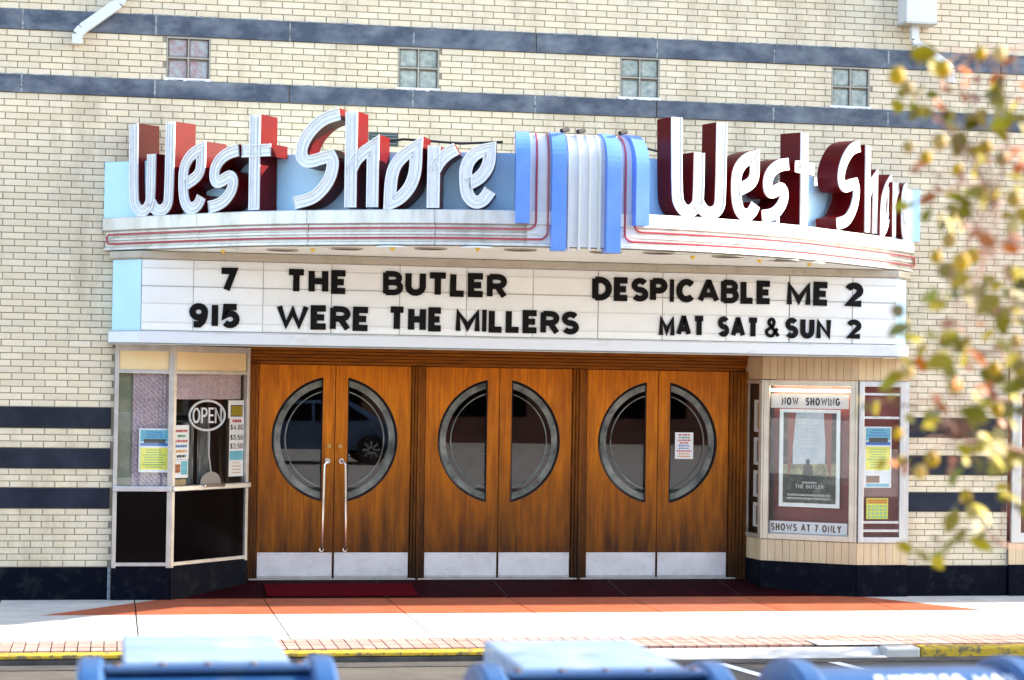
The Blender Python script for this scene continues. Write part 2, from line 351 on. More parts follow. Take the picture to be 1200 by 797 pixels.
def layout(text, x0, x1, H, gap=.16):
    ws = [(.4 if c == ' ' else G[c][0]) for c in text]
    tot = sum(ws)+gap*(len(text)-1); k = (x1-x0)/tot; x = x0; out = []
    for c, w in zip(text, ws): out.append((c, x, w*k)); x += (w+gap)*k
    return out
def text(name, txt, x0, x1, z0, z1, T, d, mat, parent, th=.002, bold=.09):
    mb = MB()
    for c, x, w in layout(txt, x0, x1, z1-z0):
        if c != ' ': glyph(mb, c, x, z0, w, z1-z0, min((z1-z0)*bold, w*.45), T, d, d+th)
    return mb.build(name, mat, parent)

# ================================================================== GROUND
def stru(o): o['kind'] = 'structure'; return o
KY = -3.95
g = MB(); ys = [(8, .0), (0, -.30), (-3.9, -.30)]
g.quad((-400, 300, -.25), (400, 300, -.25), (400, .6, -.25), (-400, .6, -.25))
g.quad((-400, .6, -.25), (400, .6, -.25), (400, KY-.1, -.25), (-400, KY-.1, -.25))
g.quad((-400, KY-.1, -.25), (400, KY-.1, -.25), (400, -300, -.25), (-400, -300, -.25))
stru(g.build('ground', M['gutter']))
r = MB(); r.quad((-120, KY-.02, -.075), (120, KY-.02, -.075), (120, -9, -.02), (-120, -9, -.02)); r.quad((-120, -9, -.02), (120, -9, -.02), (120, -14.4, .04), (-120, -14.4, .04))
road = stru(r.build('road', M['asph']))
def rz(y): return -.075+(KY-.02-y)/(9+KY-.02)*.055+.004
for x0 in (.80, 1.74):
    x1 = x0+.42
    MB().quad((x0, -4.15, rz(-4.15)), (x0+.10, -4.15, rz(-4.15)), (x0+.52, -6.9, rz(-6.9)), (x0+.42, -6.9, rz(-6.9))).build('painted_line', M['stripe'], road)
MB().quad((-120, -4.0, rz(-4.0)+.001), (120, -4.0, rz(-4.0)+.001), (120, -4.28, rz(-4.28)+.001), (-120, -4.28, rz(-4.28)+.001)).build('gutter', M['gutter'], road)
stru(MB().box(-120, 120, -60, -14.4, -.2, .2).build('near_pavement', M['conc']))
side = stru(MB().box(-120, 120, KY+.16, .04, -.2, -.045).build('pavement', M['mortar']))
# slabs: convex polygon clipping
def clip(poly, a, b, keep):
    out = []
    def sd(p): return keep*((b[0]-a[0])*(p[1]-a[1])-(b[1]-a[1])*(p[0]-a[0]))
    for i in range(len(poly)):
        p, q = poly[i], poly[(i+1) % len(poly)]; sp, sq = sd(p), sd(q)
        if sp >= 0: out.append(p)
        if (sp > 0) != (sq > 0):
            t = sp/(sp-sq); out.append((p[0]+(q[0]-p[0])*t, p[1]+(q[1]-p[1])*t))
    return out
xs = [-9.6, -8.4, -7.2, -6.0, -4.8, -3.58, -2.37, -1.19, 0.0, 1.19, 2.36, 3.52, 4.72, 5.92, 7.1, 8.3, 9.5]
LA, LB = (-3.27, 0.04), (-4.40, -1.31); RA, RB = (3.53, 0.04), (4.36, -1.31)
gp = .006
for i in range(len(xs)-1):
    a, b = xs[i]+gp, xs[i+1]-gp
    MB().prism([(a, -3.10), (b, -3.10), (b, -1.31-gp), (a, -1.31-gp)], -.046, 0).build('concrete_slab', M['conc'], side)
    back = [(a, -1.31), (b, -1.31), (b, .0), (a, .0)]
    parts = [(clip(back, LA, LB, -1), M['conc'], 'concrete_slab'), (clip(clip(back, LA, LB, 1), RA, RB, -1), M['redc'], 'red_slab'), (clip(back, RA, RB, 1), M['conc'], 'concrete_slab')]
    for p, m, nm in parts:
        if len(p) > 2 and abs(sum(p[k][0]*p[(k+1) % len(p)][1]-p[(k+1) % len(p)][0]*p[k][1] for k in range(len(p)))) > .01:
            MB().prism(p, -.046, 0).build(nm, m, side)
# pavers
pv = MB().box(-.045, .045, -.094, .094, -.03, 0).build('paver', M['paver'], side); pv.location = (-5.0, -3.2, 0); npv = 1; stuffp = MB()
cells = []
for row in range(3):
    for k in range(-90, 95):
        x = k*.1; y = -3.21-row*.2
        cells.append((abs(x), x, y))
inview = [c for c in cells if -4.75 < c[1] < 3.75+(c[2]+3.6)*.3]
inview.sort(key=lambda c: (c[2], c[1])); ind = set(inview[:285])
first = True
for c in cells:
    if c in ind:
        if first: pv.location = (c[1], c[2], 0); first = False; continue
        o = pv.copy(); COL.objects.link(o); o.location = (c[1], c[2], random.uniform(-.002, .001))
    else: stuffp.box(c[1]-.045, c[1]+.045, c[2]-.094, c[2]+.094, -.03, 0)
tag(stuffp.build('paver_field', M['paver'], side), kind='stuff')
# kerb
def kerb(x0, x1, m, z=0.0):
    return stru(MB().box(x0, x1, KY-.02, KY+.145, -.2, z).build('kerb', m, None, bevel=.02))
kerb(-40, -.62, M['gutter'], -.028); tag(MB().box(-40, -.62, KY-.024, KY+.145, -.0275, .004).build('kerb_cap', M['yellow'], None, bevel=.008), kind='structure'); kerb(-.615, .0, M['conc']); kerb(2.66, 40, M['yellow'], .004); kerb(2.35, 2.655, M['conc'])
stru(MB().prism([(KY-.08, -.2), (KY-.08, -.068), (KY+.04, -.055), (KY+.145, -.01), (KY+.145, -.2)], .002, 2.348, T=lambda a, b, c: (c, a, b)).build('kerb', M['conc']))
rw = MB(); rw.prism([(1.85, -3.45), (2.66, -3.79), (1.85, -3.79)], 0.002, .006); stru(rw.build('kerb_ramp', M['conc']))
# ================================================================== THEATRE BUILDING
B = thing('theatre_building', 'cream brick theatre front with dark bands, glass block windows and six varnished doors', 'theatre')
wall = MB()
X0, X1, TOP = -10.0, 10.0, 9.0
# mortar backing with openings
OPEN = [(-3.80, 4.07, -.1, 2.42), (5.17, 6.9, .30, 2.38)]
WIN = [(-3.375, -2.965, 4.925, 5.325), (-1.165, -.765, 4.925, 5.325), (1.045, 1.445, 4.925, 5.325), (3.235, 3.635, 4.925, 5.325)]
def rects_minus(x0, x1, z0, z1, holes):
    zs = sorted({z0, z1, *[h[2] for h in holes if z0 < h[2] < z1], *[h[3] for h in holes if z0 < h[3] < z1]}); out = []
    for a, b in zip(zs, zs[1:]):
        m = (a+b)/2; hs = sorted([h for h in holes if h[2] < m < h[3]]); x = x0
        for h in hs:
            if h[0] > x: out.append((x, h[0], a, b))
            x = max(x, h[1])
        if x < x1: out.append((x, x1, a, b))
    return out
for a, b, c, d in rects_minus(X0, X1, -.2, TOP, OPEN+WIN): wall.box(a, b, 0, .3, c, d)
wallo = wall.build('wall', M['mortar'], B)
HOLES = OPEN+WIN+[(-1.431, -1.155, 4.36, 4.478)]
def brick_rows():
    iv = [(.305, .85, 9), (1.045, 1.223, 3), (1.416, 1.60, 3), (1.80, 4.733, 47), (4.905, 5.325, 7), (5.518, 8.9, 54)]
    out = []; R = 0
    for z0, z1, n in iv:
        h = (z1-z0)/n
        for k in range(n):
            zc_ = z0+(k+.5)*h; off = .1025*(R % 2)+(R % 5)*.004; R += 1
            x = X0+off
            while x < X1-.2:
                a, b = x+.004, x+.2025-.002
                segs = [(a, b)]
                for H_ in HOLES:
                    if H_[2] < zc_ < H_[3]:
                        ns = []
                        for s in segs:
                            if s[1] <= H_[0] or s[0] >= H_[1]: ns.append(s); continue
                            if s[0] < H_[0]: ns.append((s[0], H_[0]-.003))
                            if s[1] > H_[1]: ns.append((H_[1]+.003, s[1]))
                        segs = ns
                for s in segs:
                    if s[1]-s[0] > .03: out.append((s[0], s[1], zc_-h/2+.0045, zc_+h/2-.0045))
                x += .2055
    return out
rows = brick_rows()
def inframe(x, z):
    v = Vector((x, 0, z))-CAM; d = v.dot(fw); px = 600+2450*v.dot(rt)/d; py = 398.5-2450*v.dot(up)/d
    return 2 < px < 1198 and 4 < py < 795 and not (130 < px < 1066 and 300 < py < 700)
vis = [r_ for r_ in rows if r_[1]-r_[0] > .19 and inframe(r_[0]+.01, r_[2]) and inframe(r_[1], r_[3])]
vis.sort(key=lambda r_: (Vector(((r_[0]+r_[1])/2, 0, (r_[2]+r_[3])/2))-CAM).length)
near = set(vis[:290]); far = MB()
bm0 = {}
def brick_mesh(w, h):
    k = (round(w, 3), round(h, 3))
    if k not in bm0:
        o = MB().box(-w/2, w/2, -.009, .02, -h/2, h/2).build('brick', M['brick'], wallo); bm0[k] = o.data; return o
    o = bpy.data.objects.new('brick', bm0[k]); COL.objects.link(o); o.parent = wallo; return o
for q in rows:
    if q in near:
        o = brick_mesh(q[1]-q[0], q[3]-q[2]); o.location = ((q[0]+q[1])/2, random.uniform(-.0015, .0015), (q[2]+q[3])/2)
    else:
        j = random.uniform(-.0015, .0015); n = len(far.v)
        a, b, c, d = q
        far.v += [(a, .01, c), (b, .01, c), (b, .01, d), (a, .01, d), (a, -.009+j, c), (b, -.009+j, c), (b, -.009+j, d), (a, -.009+j, d)]
        for f in ((4, 5, 6, 7), (0, 1, 5, 4), (1, 2, 6, 5), (2, 3, 7, 6), (3, 0, 4, 7)): far.f.append(tuple(n+i for i in f)); far.m.append(0)
tag(far.build('brick_courses', M['brick'], wallo), kind='stuff')
# dark bands in segments
jx = [-9.6, -8.38, -7.16, -5.93, -4.706, -3.478, -2.213, -1.017, .19, 1.415, 2.623, 3.831, 5.04, 6.25, 7.46, 8.67, 9.9]
for (z0, z1) in ((4.736, 4.902), (5.328, 5.515)):
    for a, b in zip(jx, jx[1:]):
        MB().box(a+.006, b-.006, -.022-random.uniform(0, .004), .02, z0, z1).build('band_stone', M['band'], wallo, bevel=.004)
        if -5 < a < 5 and random.random() < .6:   # ragged pale caulk in the joint
            mb = MB()
            for k in range(9):
                w = random.uniform(.003, .014); zc_ = z0+(z1-z0)*(k+.5)/9
                mb.box(a-w, a+w*.7, -.027, 0, zc_-(z1-z0)/18, zc_+(z1-z0)/18)
            tag(mb.build('caulk_joint', M['caulk'], wallo), kind='stuff')
    # ragged pale mortar line on top of band
    mb = MB(); x = -5.2
    while x < 5.4:
        w = random.uniform(.03, .16); mb.box(x, x+w*random.uniform(.3, 1), -.026, 0, z1-.002, z1+random.uniform(.003, .012)); x += w
    tag(mb.build('caulk_joint', M['caulk'], wallo), kind='stuff')
for (z0, z1) in ((.853, 1.042), (1.226, 1.413), (1.603, 1.797)):
    for a, b in ((-10, -8.6), (-8.59, -7.4), (-7.39, -6.2), (-6.19, -5.0), (-4.99, -3.83), (4.085, 5.155), (6.92, 8.2), (8.21, 9.9)):
        MB().box(a, b, -.024, .02, z0, z1).build('band_stone', M['band_low'], wallo, bevel=.006)
for a, b in ((-10, -8.6), (-8.59, -7.4), (-7.39, -6.2), (-6.19, -5.0), (-4.99, -3.835), (4.075, 5.16), (5.17, 6.4), (6.41, 8.0), (8.01, 9.9)):
    MB().box(a, b, -.045, .02, -.04, .302).build('base_tile', M['base'], wallo, bevel=.006)
MB().box(-3.834, -3.806, -.05, .02, 0, .302).build('caulk_joint', M['caulk'], wallo)
# parapet coping
MB().box(X0, X1, -.06, .34, TOP, TOP+.1).build('coping', M['conc'], wallo)
# glass block windows
for wi, (a, b, c, d) in enumerate(WIN):
    w = MB(); w.box(a, b, .04, .06, c, d).box(a, b, -.012, .03, d-.018, d-.001).box(a, a+.012, -.01, .04, c, d).box(b-.012, b, -.01, .04, c, d)
    cx, cz = (a+b)/2, (c+d)/2
    w.box(cx-.007, cx+.007, -.004, .045, c, d).box(a, b, -.005, .045, cz-.007, cz+.007)
    wo = w.build('glass_block_window', M['rail'], B)
    for k in range(4):
        x0 = (a+.014) if k % 2 == 0 else cx+.008; z0 = (c+.005) if k < 2 else cz+.008
        MB().box(x0, x0+(b-a)/2-.024, .012, .045, z0, z0+(d-c)/2-.028).build('glass_block', M['gbr' if wi == 0 else 'gb'], wo, bevel=.018)
    m_ = MB()
    for k in range(12): m_.box(a-.02+k*.036, a+.018+k*.036, -.024, .02, c-.012-random.uniform(0, .012), c+.006)
    tag(m_.build('caulk_sill', M['white'], wo), kind='stuff')
# recess: floor, ceiling, lobby
MB().quad((-3.3, 0.0, .0005), (3.6, 0.0, .0005), (3.6, 1.0, .10), (-3.3, 1.0, .10)).quad((-3.3, -.0, -.05), (3.6, -.0, -.05), (3.6, 0, 0), (-3.3, 0, 0)).build('recess_floor', M['darkfloor'], B)
for x in (-1.19, 0., 1.19, 2.36):
    MB().quad((x-.006, .02, .0065), (x+.006, .02, .0065), (x+.006, .9, .0945), (x-.006, .9, .0945)).build('floor_joint', M['dark'], B)
MB().box(-3.8, 4.07, .0, 1.2, 2.425, 2.5).build('recess_ceiling', M['tan'], B)
lb = MB(); lb.box(-3.9, 4.1, 6.0, 6.1, -.1, 3).box(-4.0, -3.9, 1.0, 6, -.1, 3).box(4.1, 4.2, 1.0, 6, -.1, 3).box(-4, 4.2, 1.05, 6.1, 2.9, 3).box(-4, 4.2, 1.03, 6.1, 0, .09)
lb.build('lobby_interior', M['lobby'], B)
MB().box(-1.0, 1.6, 5.2, 5.6, .09, 1.2).build('concession_counter', M['maroon'], B)
for _a, _b2 in ((-3.9, -2.46), (2.66, 4.1)): bx('side_wall', M['dark'], B, _a, _b2, .96, 1.1, 0, 2.5)
# doors
DY = .95
pairs = [(-2.385, -1.615, -.845), (-.70, .0635, .822), (.978, 1.734, 2.494)]
CZ, CR = 1.492, .63
def door(x0, x1, right, k):
    xc = x1 if not right else x0          # meeting edge
    s = -1 if not right else 1
    ch = .13
    zb, zt = .115, 2.236
    def X(u): return xc+s*u
    e = x0-xc if not right else x1-xc
    E_ = abs(e)
    us = [ch+(CR-ch)*(.5-.5*math.cos(math.pi*i/18)) for i in range(19)]
    d = MB(); y0, y1 = DY, DY+.045
    def hh(u): return math.sqrt(max(CR*CR-u*u, 0))
    for y in (y0, y1):
        d.quad((X(.004), y, zb), (X(ch), y, zb), (X(ch), y, zt), (X(.004), y, zt))
        d.quad((X(CR), y, zb), (X(E_-.004), y, zb), (X(E_-.004), y, zt), (X(CR), y, zt))
        for a, b in zip(us, us[1:]):
            d.quad((X(a), y, zb), (X(b), y, zb), (X(b), y, CZ-hh(b)), (X(a), y, CZ-hh(a)))
            d.quad((X(a), y, CZ+hh(a)), (X(b), y, CZ+hh(b)), (X(b), y, zt), (X(a), y, zt))
    for a, b in zip(us, us[1:]):
        for sg in (1, -1): d.quad((X(a), y0, CZ+sg*hh(a)), (X(b), y0, CZ+sg*hh(b)), (X(b), y1, CZ+sg*hh(b)), (X(a), y1, CZ+sg*hh(a)))
    d.quad((X(ch), y0, CZ-hh(ch)), (X(ch), y0, CZ+hh(ch)), (X(ch), y1, CZ+hh(ch)), (X(ch), y1, CZ-hh(ch)))
    for u in (.004, E_-.004): d.quad((X(u), y0, zb), (X(u), y0, zt), (X(u), y1, zt), (X(u), y1, zb))
    d.quad((X(.004), y0, zt), (X(E_-.004), y0, zt), (X(E_-.004), y1, zt), (X(.004), y1, zt))
    do = d.build('door', M['wood'], B)
    # opening bead
    pts = [(X(ch), CZ-hh(ch))]+[(X(u), CZ-hh(u)) for u in us[1:-1]]+[(X(CR), CZ)]+[(X(u), CZ+hh(u)) for u in reversed(us[1:-1])]+[(X(ch), CZ+hh(ch))]
    MB().tube([(p[0], y0+.004, p[1]) for p in pts], .008, 6, closed=True).build('glazing_bead', M['dark'], do, smooth=True)
    MB().quad(*[(p[0], y0+.03, p[1]) for p in pts]).build('pane', M['doorglass'], do)
    def ring(r0, r1, yy, m, nm):
        a0 = math.acos((ch+.004)/r1); rm = MB(); inn, out = [], []
        for i in range(29):
            a = -a0+2*a0*i/28; ai = a
            xo, zo = r1*math.cos(a), r1*math.sin(a)
            aj = max(-math.acos(min(1, (ch+.004)/r0)), min(math.acos(min(1, (ch+.004)/r0)), a))
            inn.append((X(r0*math.cos(aj)), yy, CZ+r0*math.sin(aj))); out.append((X(xo), yy, CZ+zo))
        rm.grid([inn, out]); rm.grid([[(p[0], p[1]+.008, p[2]) for p in inn], [(p[0], p[1]+.008, p[2]) for p in out]])
        rm.build(nm, m, do)
    ring(.548, .610, y0+.018, M['frost'], 'frosted_ring'); ring(.492, .503, y0+.018, M['frost'], 'frosted_ring')
    a, b = sorted((X(.012), X(E_-.012)))
    kp = MB().box(a, b, y0-.006, y0-.001, .125, .358).build('kick_plate', M['kick'], do, bevel=.001)
    sw = MB()
    for xx in [a+.02+(b-a-.04)*i/4 for i in range(5)]:
        for zz in (.14, .343): sw.box(xx-.005, xx+.005, y0-.009, y0-.005, zz-.005, zz+.005)
    sw.build('screw', M['frame'], kp)
    bx('bottom_sweep', M['frame'], do, a, b, y0-.012, y0, .105, .124)
    if k == 0:
        hx = X(.105)
        pts = [(X(.07), y0, 1.275), (X(.07), y0-.05, 1.275), (X(.078), y0-.068, 1.272), (X(.096), y0-.075, 1.26), (hx, y0-.075, 1.235), (X(.112), y0-.075, .95), (X(.118), y0-.075, .42), (X(.118), y0-.068, .395), (X(.118), y0-.03, .388), (X(.118), y0, .388)]
        ho = MB().tube(pts, .0135, 10).build('handle', M['chrome'], do, smooth=True)
        MB().tube([(X(.07), y0, 1.275), (X(.07), y0-.012, 1.275)], .028, 14).build('handle_rose', M['chrome'], ho, smooth=True); MB().tube([(X(.118), y0, .388), (X(.118), y0-.012, .388)], .024, 14).build('handle_rose', M['chrome'], ho, smooth=True)
        MB().tube([(X(.055), y0, 1.425), (X(.055), y0-.014, 1.425)], .021, 14).build('lock', M['brass'], do, smooth=True)
    return do
for k, (a, b, c) in enumerate(pairs):
    door(a, b, False, k); door(b, c, True, k)
    for x in (a-.004, c+.004):
        for z in (.35, 1.2, 2.05): MB().tube([(x, DY-.008, z-.05), (x, DY-.008, z+.05)], .008, 6).build('hinge', M['wood_dark'], B)
    MB().box(b-.0035, b+.0035, DY+.012, DY+.03, .1, 2.235).build('door_gap', M['dark'], B)
# stepped timber frame around the doors
def upright(x0, x1):
    w = x1-x0; n = 5 if w > .12 else 3
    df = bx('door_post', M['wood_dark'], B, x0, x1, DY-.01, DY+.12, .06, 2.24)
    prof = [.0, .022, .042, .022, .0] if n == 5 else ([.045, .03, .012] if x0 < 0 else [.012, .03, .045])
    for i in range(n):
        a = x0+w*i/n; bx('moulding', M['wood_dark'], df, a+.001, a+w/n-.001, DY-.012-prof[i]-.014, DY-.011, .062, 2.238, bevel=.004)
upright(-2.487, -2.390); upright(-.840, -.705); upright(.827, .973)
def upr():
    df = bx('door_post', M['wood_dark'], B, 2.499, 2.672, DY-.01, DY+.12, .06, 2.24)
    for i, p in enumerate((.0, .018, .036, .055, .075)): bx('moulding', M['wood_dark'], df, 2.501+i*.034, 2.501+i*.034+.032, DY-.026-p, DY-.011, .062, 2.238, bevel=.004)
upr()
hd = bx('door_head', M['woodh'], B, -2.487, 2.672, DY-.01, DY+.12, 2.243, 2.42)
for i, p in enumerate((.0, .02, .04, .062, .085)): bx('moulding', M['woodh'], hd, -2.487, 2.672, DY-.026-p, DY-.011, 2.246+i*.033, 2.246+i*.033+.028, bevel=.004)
bx('threshold', M['frame'], B, -2.46, 2.66, DY-.06, DY+.1, .06, .102)
m_ = MB().prism([(-2.33, .62), (-.87, .62), (-.87, .1), (-2.33, .1)], .0, .012, T=lambda x, y, z: (x, y, .0045+y*.0995+z)).build('doormat', M['mat'])
tag(m_, 'dark crimson mat on the floor before the pair of doors with long handles', 'doormat')
# ================================================================== TICKET BOOTH
TB = thing('ticket_booth', 'angled glass ticket booth with black lower panels left of the wooden doors', 'ticket booth', (-3.3, 0, 0))
TBi = Matrix.Translation((3.3, 0, 0))
def setp(o, P): o.matrix_parent_inverse = Matrix.Translation(P.location).inverted(); return o
F1 = frame((-3.80, -.08), (-3.26, -.08)); F2 = frame((-3.26, -.08), (-2.49, .76))
def fb(F, name, mat, parent, u0, u1, d0, d1, z0, z1, bevel=.0):
    return MB().box(u0, u1, d0, d1, z0, z1, T=F).build(name, mat, parent, bevel=bevel)
TP = []
def tb(*a, **k): o = fb(*a, **k); TP.append(o); return o
for F, L in ((F1, .54), (F2, 1.139)):
    e0 = 0 if F is F1 else .003
    tb(F, 'base', M['base'], TB, e0, L, -.03, .012, -.02, .312)
    tb(F, 'rail', M['frame'], TB, e0, L, -.03, .010, .316, .350, bevel=.003)
    tb(F, 'sill', M['alu'], TB, e0-.0, L, -.05, .045, 1.018, 1.068, bevel=.006)
    tb(F, 'rail', M['frame'], TB, e0, L, -.03, .008, 2.125, 2.160, bevel=.003)
    tb(F, 'rail', M['frame'], TB, e0, L, -.03, .012, 2.335, 2.395, bevel=.003)
    u0, u1 = (.04, .50) if F is F1 else (.045, L-.05)
    tb(F, 'lower_panel', M['blackglass'], TB, u0, u1, -.025, -.008, .35, 1.018)
    tb(F, 'pane', M['glass'], TB, u0, u1, -.018, -.012, 1.068, 2.125)
    tb(F, 'cream_panel', M['cream'], TB, u0, u1, -.02, -.005, 2.160, 2.335)
tb(F1, 'post', M['frame'], TB, 0, .038, -.04, .014, .30, 2.395, bevel=.003)
tb(F1, 'post', M['frame'], TB, .502, .545, -.04, .014, .30, 2.395, bevel=.003)
tb(F2, 'post', M['frame'], TB, .0, .04, -.04, .013, .30, 2.393, bevel=.003)
tb(F2, 'post', M['frame'], TB, 1.095, 1.135, -.04, .014, .30, 2.395, bevel=.003)
# interior
it = MB(); it.box(-3.8, -3.77, -.04, .92, .32, 2.4); it.box(-3.8, -2.52, .90, .92, .32, 2.4); it.box(-3.8, -3.30, -.04, .02, .32, 1.0)
TP.append(it.build('inner_wall', M['dark'], TB))
TP.append(MB().prism([(-3.76, -.04), (-3.27, -.04), (-2.56, .72), (-2.56, .88), (-3.76, .88)], 1.0, 1.014).build('counter', M['maroon'], TB))
tb(F1, 'inner_side_panel', pm('olive_cream_wall', (.34, .33, .22), .7, c2=(.22, .23, .14), sc=6), TB, .04, .17, -.10, -.09, 1.07, 2.12)
# lace blinds (woven chevron pattern)
lace = pm('rosy_lace', (.60, .46, .46), .8)
t = lace.node_tree; b_ = t.nodes['Principled BSDF']; w1 = t.nodes.new('ShaderNodeTexWave'); w1.wave_type = 'BANDS'; w1.bands_direction = 'DIAGONAL'; w1.inputs['Scale'].default_value = 13; w1.inputs['Distortion'].default_value = 6; w1.inputs['Detail Scale'].default_value = 6
tc_ = t.nodes.new('ShaderNodeTexCoord'); t.links.new(tc_.outputs['Object'], w1.inputs[0])
mx_ = t.nodes.new('ShaderNodeMix'); mx_.data_type = 'RGBA'; mx_.inputs[6].default_value = (.60, .48, .47, 1); mx_.inputs[7].default_value = (.33, .22, .25, 1)
t.links.new(w1.outputs[1], mx_.inputs[0]); t.links.new(mx_.outputs[2], b_.inputs['Base Color'])
def wavy(F, name, mat, u0, u1, z0, z1, d, amp=.006, n=40, fr=9):
    mb = MB(); rr = []
    for z in (z0, z1): rr.append([F(u0+(u1-u0)*i/n, d+amp*math.sin(i/n*fr*6.28), z) for i in range(n+1)])
    mb.grid(rr); o = mb.build(name, mat, TB, smooth=True); TP.append(o); return o
wavy(F1, 'lace_blind', lace, .17, .50, 1.07, 2.125, -.07)
wavy(F1, 'valance', lace, .17, .50, 1.88, 2.125, -.055)
wavy(F2, 'valance', lace, .045, 1.08, 1.885, 2.125, -.06)
drape = pm('sheer_grey_drape', (.30, .30, .26), .7, c2=(.06, .06, .05), sc=5, st=(8, 8, .6), lo=.4, hi=.6)
wavy(F2, 'sheer_drape', drape, .30, .44, 1.07, 1.66, -.12, .02, 30, 2.5)
wavy(F2, 'sheer_drape', drape, .53, .72, 1.07, 1.75, -.14, .02, 30, 3.)
wavy(F2, 'sheer_drape', drape, .05, .10, 1.3, 1.85, -.15, .01, 12, 1.)
# ticket scoop: arched deflector and tray
sp = [(.40, 1.07)]+[(.56+.15*math.cos(a), 1.085+.0+.105*math.sin(a)*1.0) for a in [math.pi*(1-i/12) for i in range(13)]]+[(.72, 1.07)]
TP.append(MB().prism(sp, .002, .014, T=lambda a, b, c: F2(a, c, b)).build('speaking_arch', flat('dull_grey_metal', (.20, .18, .16), .45), TB, bevel=.003))
tb(F2, 'ticket_tray', M['chrome'], TB, .41, .71, .045, .075, 1.045, 1.072, bevel=.006)
for o in TP: setp(o, TB)
# OPEN neon
OP = thing('open_sign', 'oval grey neon sign reading OPEN hanging inside the booth window', 'neon sign')
MB().tube([F2(.557+.262*math.cos(a), -.045, 1.729+.142*math.sin(a)) for a in [i*math.pi/24 for i in range(48)]], .012, 8, closed=True).build('oval_tube', M['white'], OP, smooth=True)
text('lettering', 'OPEN', .345, .775, 1.655, 1.805, F2, -.055, M['white'], OP, th=.012, bold=.06)
MB().tube([F2(.60, -.05, 1.59), F2(.60, -.05, 1.35), F2(.63, -.05, 1.2), F2(.70, -.06, 1.08)], .006, 6).build('cable', M['white'], OP, smooth=True)
# ---- paper notices
def print_lines(parent, T, d, u0, u1, z0, z1, n, mat, fill=.5, w=(.55, 1.), seed=0):
    rnd = random.Random(seed); mb = MB(); h = (z1-z0)/n
    for i in range(n):
        z = z0+h*i; L = (u1-u0)*rnd.uniform(*w); a = (u0+u1)/2-L/2; x = a
        while x < a+L-.004:
            ww = min(rnd.uniform(.008, .028), a+L-x); mb.quad(T(x, d, z+h*(1-fill)/2), T(x+ww, d, z+h*(1-fill)/2), T(x+ww, d, z+h*(1+fill)/2), T(x, d, z+h*(1+fill)/2)); x += ww+.006
    return mb.build('print_lines', mat, parent)
def rect(name, T, d, u0, u1, z0, z1, mat, parent, th=.0008):
    return MB().box(u0, u1, d-th, d, z0, z1, T=T).build(name, mat, parent)
red_i, grn_i, blu_i, org_i, blk_i = flat('red_ink', (.5, .03, .03)), flat('green_ink', (.05, .30, .14)), flat('blue_ink', (.04, .16, .45)), flat('orange_ink', (.65, .28, .03)), flat('black_ink', (.02, .02, .02))
aqua, yel = flat('aqua_ink', (.15, .45, .55)), flat('yellow_ink', (.80, .74, .08))
A = thing('flyer', 'blue and yellow flyer taped in the left pane of the ticket booth', 'flyer')
def flyer(A, T, d, u0, u1, z0, z1, seed):
    rect('sheet', T, d, u0, u1, z0, z1, M['paper'], A); w = u1-u0; h = z1-z0; m = w*.05
    rect('header', T, d+.001, u0+m, u1-m, z0+.70*h, z1-m, aqua, A); rect('photo', T, d+.002, u0+.16*w, u1-.14*w, z0+.66*h, z0+.76*h, flat('photo_dark', (.07, .08, .07)), A)
    rect('photo_ground', T, d+.0015, u0+m, u1-m, z0+.60*h, z0+.67*h, blu_i, A)
    print_lines(A, T, d+.002, u0+2*m, u1-2*m, z0+.78*h, z1-1.6*m, 3, blu_i, .45, seed=seed)
    rect('panel', T, d+.001, u0+m, u1-m, z0+.06*h, z0+.56*h, yel, A)
    print_lines(A, T, d+.002, u0+2*m, u1-2*m, z0+.09*h, z0+.54*h, 8, grn_i, .35, seed=seed+1)
flyer(A, F1, -.024, .233, .541-.02, 1.195, 1.609, 3)
A = thing('notice', 'white notice with coloured lines above a small picture at the booth corner', 'notice')
rect('sheet', F2, -.022, .05, .268, 1.317, 1.640, M['paper'], A)
for i, (ink) in enumerate((red_i, grn_i, red_i, blu_i, org_i, blk_i)):
    z = 1.60-i*.048; print_lines(A, F2, -.020, .07, .25, z-.03, z, 1, ink, .8, seed=20+i)
A = thing('picture_card', 'small picture card below the coloured notice at the booth corner', 'card')
rect('sheet', F2, -.022, .06, .262, 1.14, 1.314, M['paper'], A); rect('picture', F2, -.020, .07, .15, 1.19, 1.27, flat('rust_ink', (.35, .12, .05)), A); rect('tint', F2, -.020, .16, .25, 1.17, 1.30, aqua, A)
A = tag(MB().box(.06, .27, -.10, -.05, 1.07, 1.125, T=F2).build('card_box', pm('kraft_card', (.45, .30, .15), .8)), 'small brown box on the booth counter below the picture card', 'box')
A = thing('price_list', 'tall white price list with large dollar prices on the right of the booth window', 'price list')
rect('sheet', F2, -.022, .87, 1.09, 1.13, 1.70, M['paper'], A); rect('top_sheet', F2, -.020, .845, 1.085, 1.70, 1.875, M['paper'], A)
rect('picture', F2, -.018, .89, 1.055, 1.725, 1.82, flat('popcorn_ink', (.45, .33, .02)), A); rect('picture_back', F2, -.019, .88, 1.065, 1.715, 1.83, flat('photo_dark', (.07, .08, .07)), A)
print_lines(A, F2, -.019, .89, 1.07, 1.655, 1.69, 1, red_i, .8, seed=9)
for s, z in (('$4.00', 1.585), ('$3.50', 1.485), ('$2.50', 1.40)): text('price', s, .885, 1.075, z, z+.055, F2, -.020, blk_i, A, bold=.075)
rect('tint', F2, -.020, .88, 1.08, 1.29, 1.38, aqua, A); print_lines(A, F2, -.019, .89, 1.07, 1.15, 1.28, 4, org_i, .3, seed=11)
TD = frame((.0, DY+.02), (5., DY+.02))
A = thing('notice', 'white notice with red and blue lines taped in the rightmost door glass', 'notice')
rect('sheet', TD, .0, 1.925, 2.12, 1.325, 1.60, M['paper'], A)
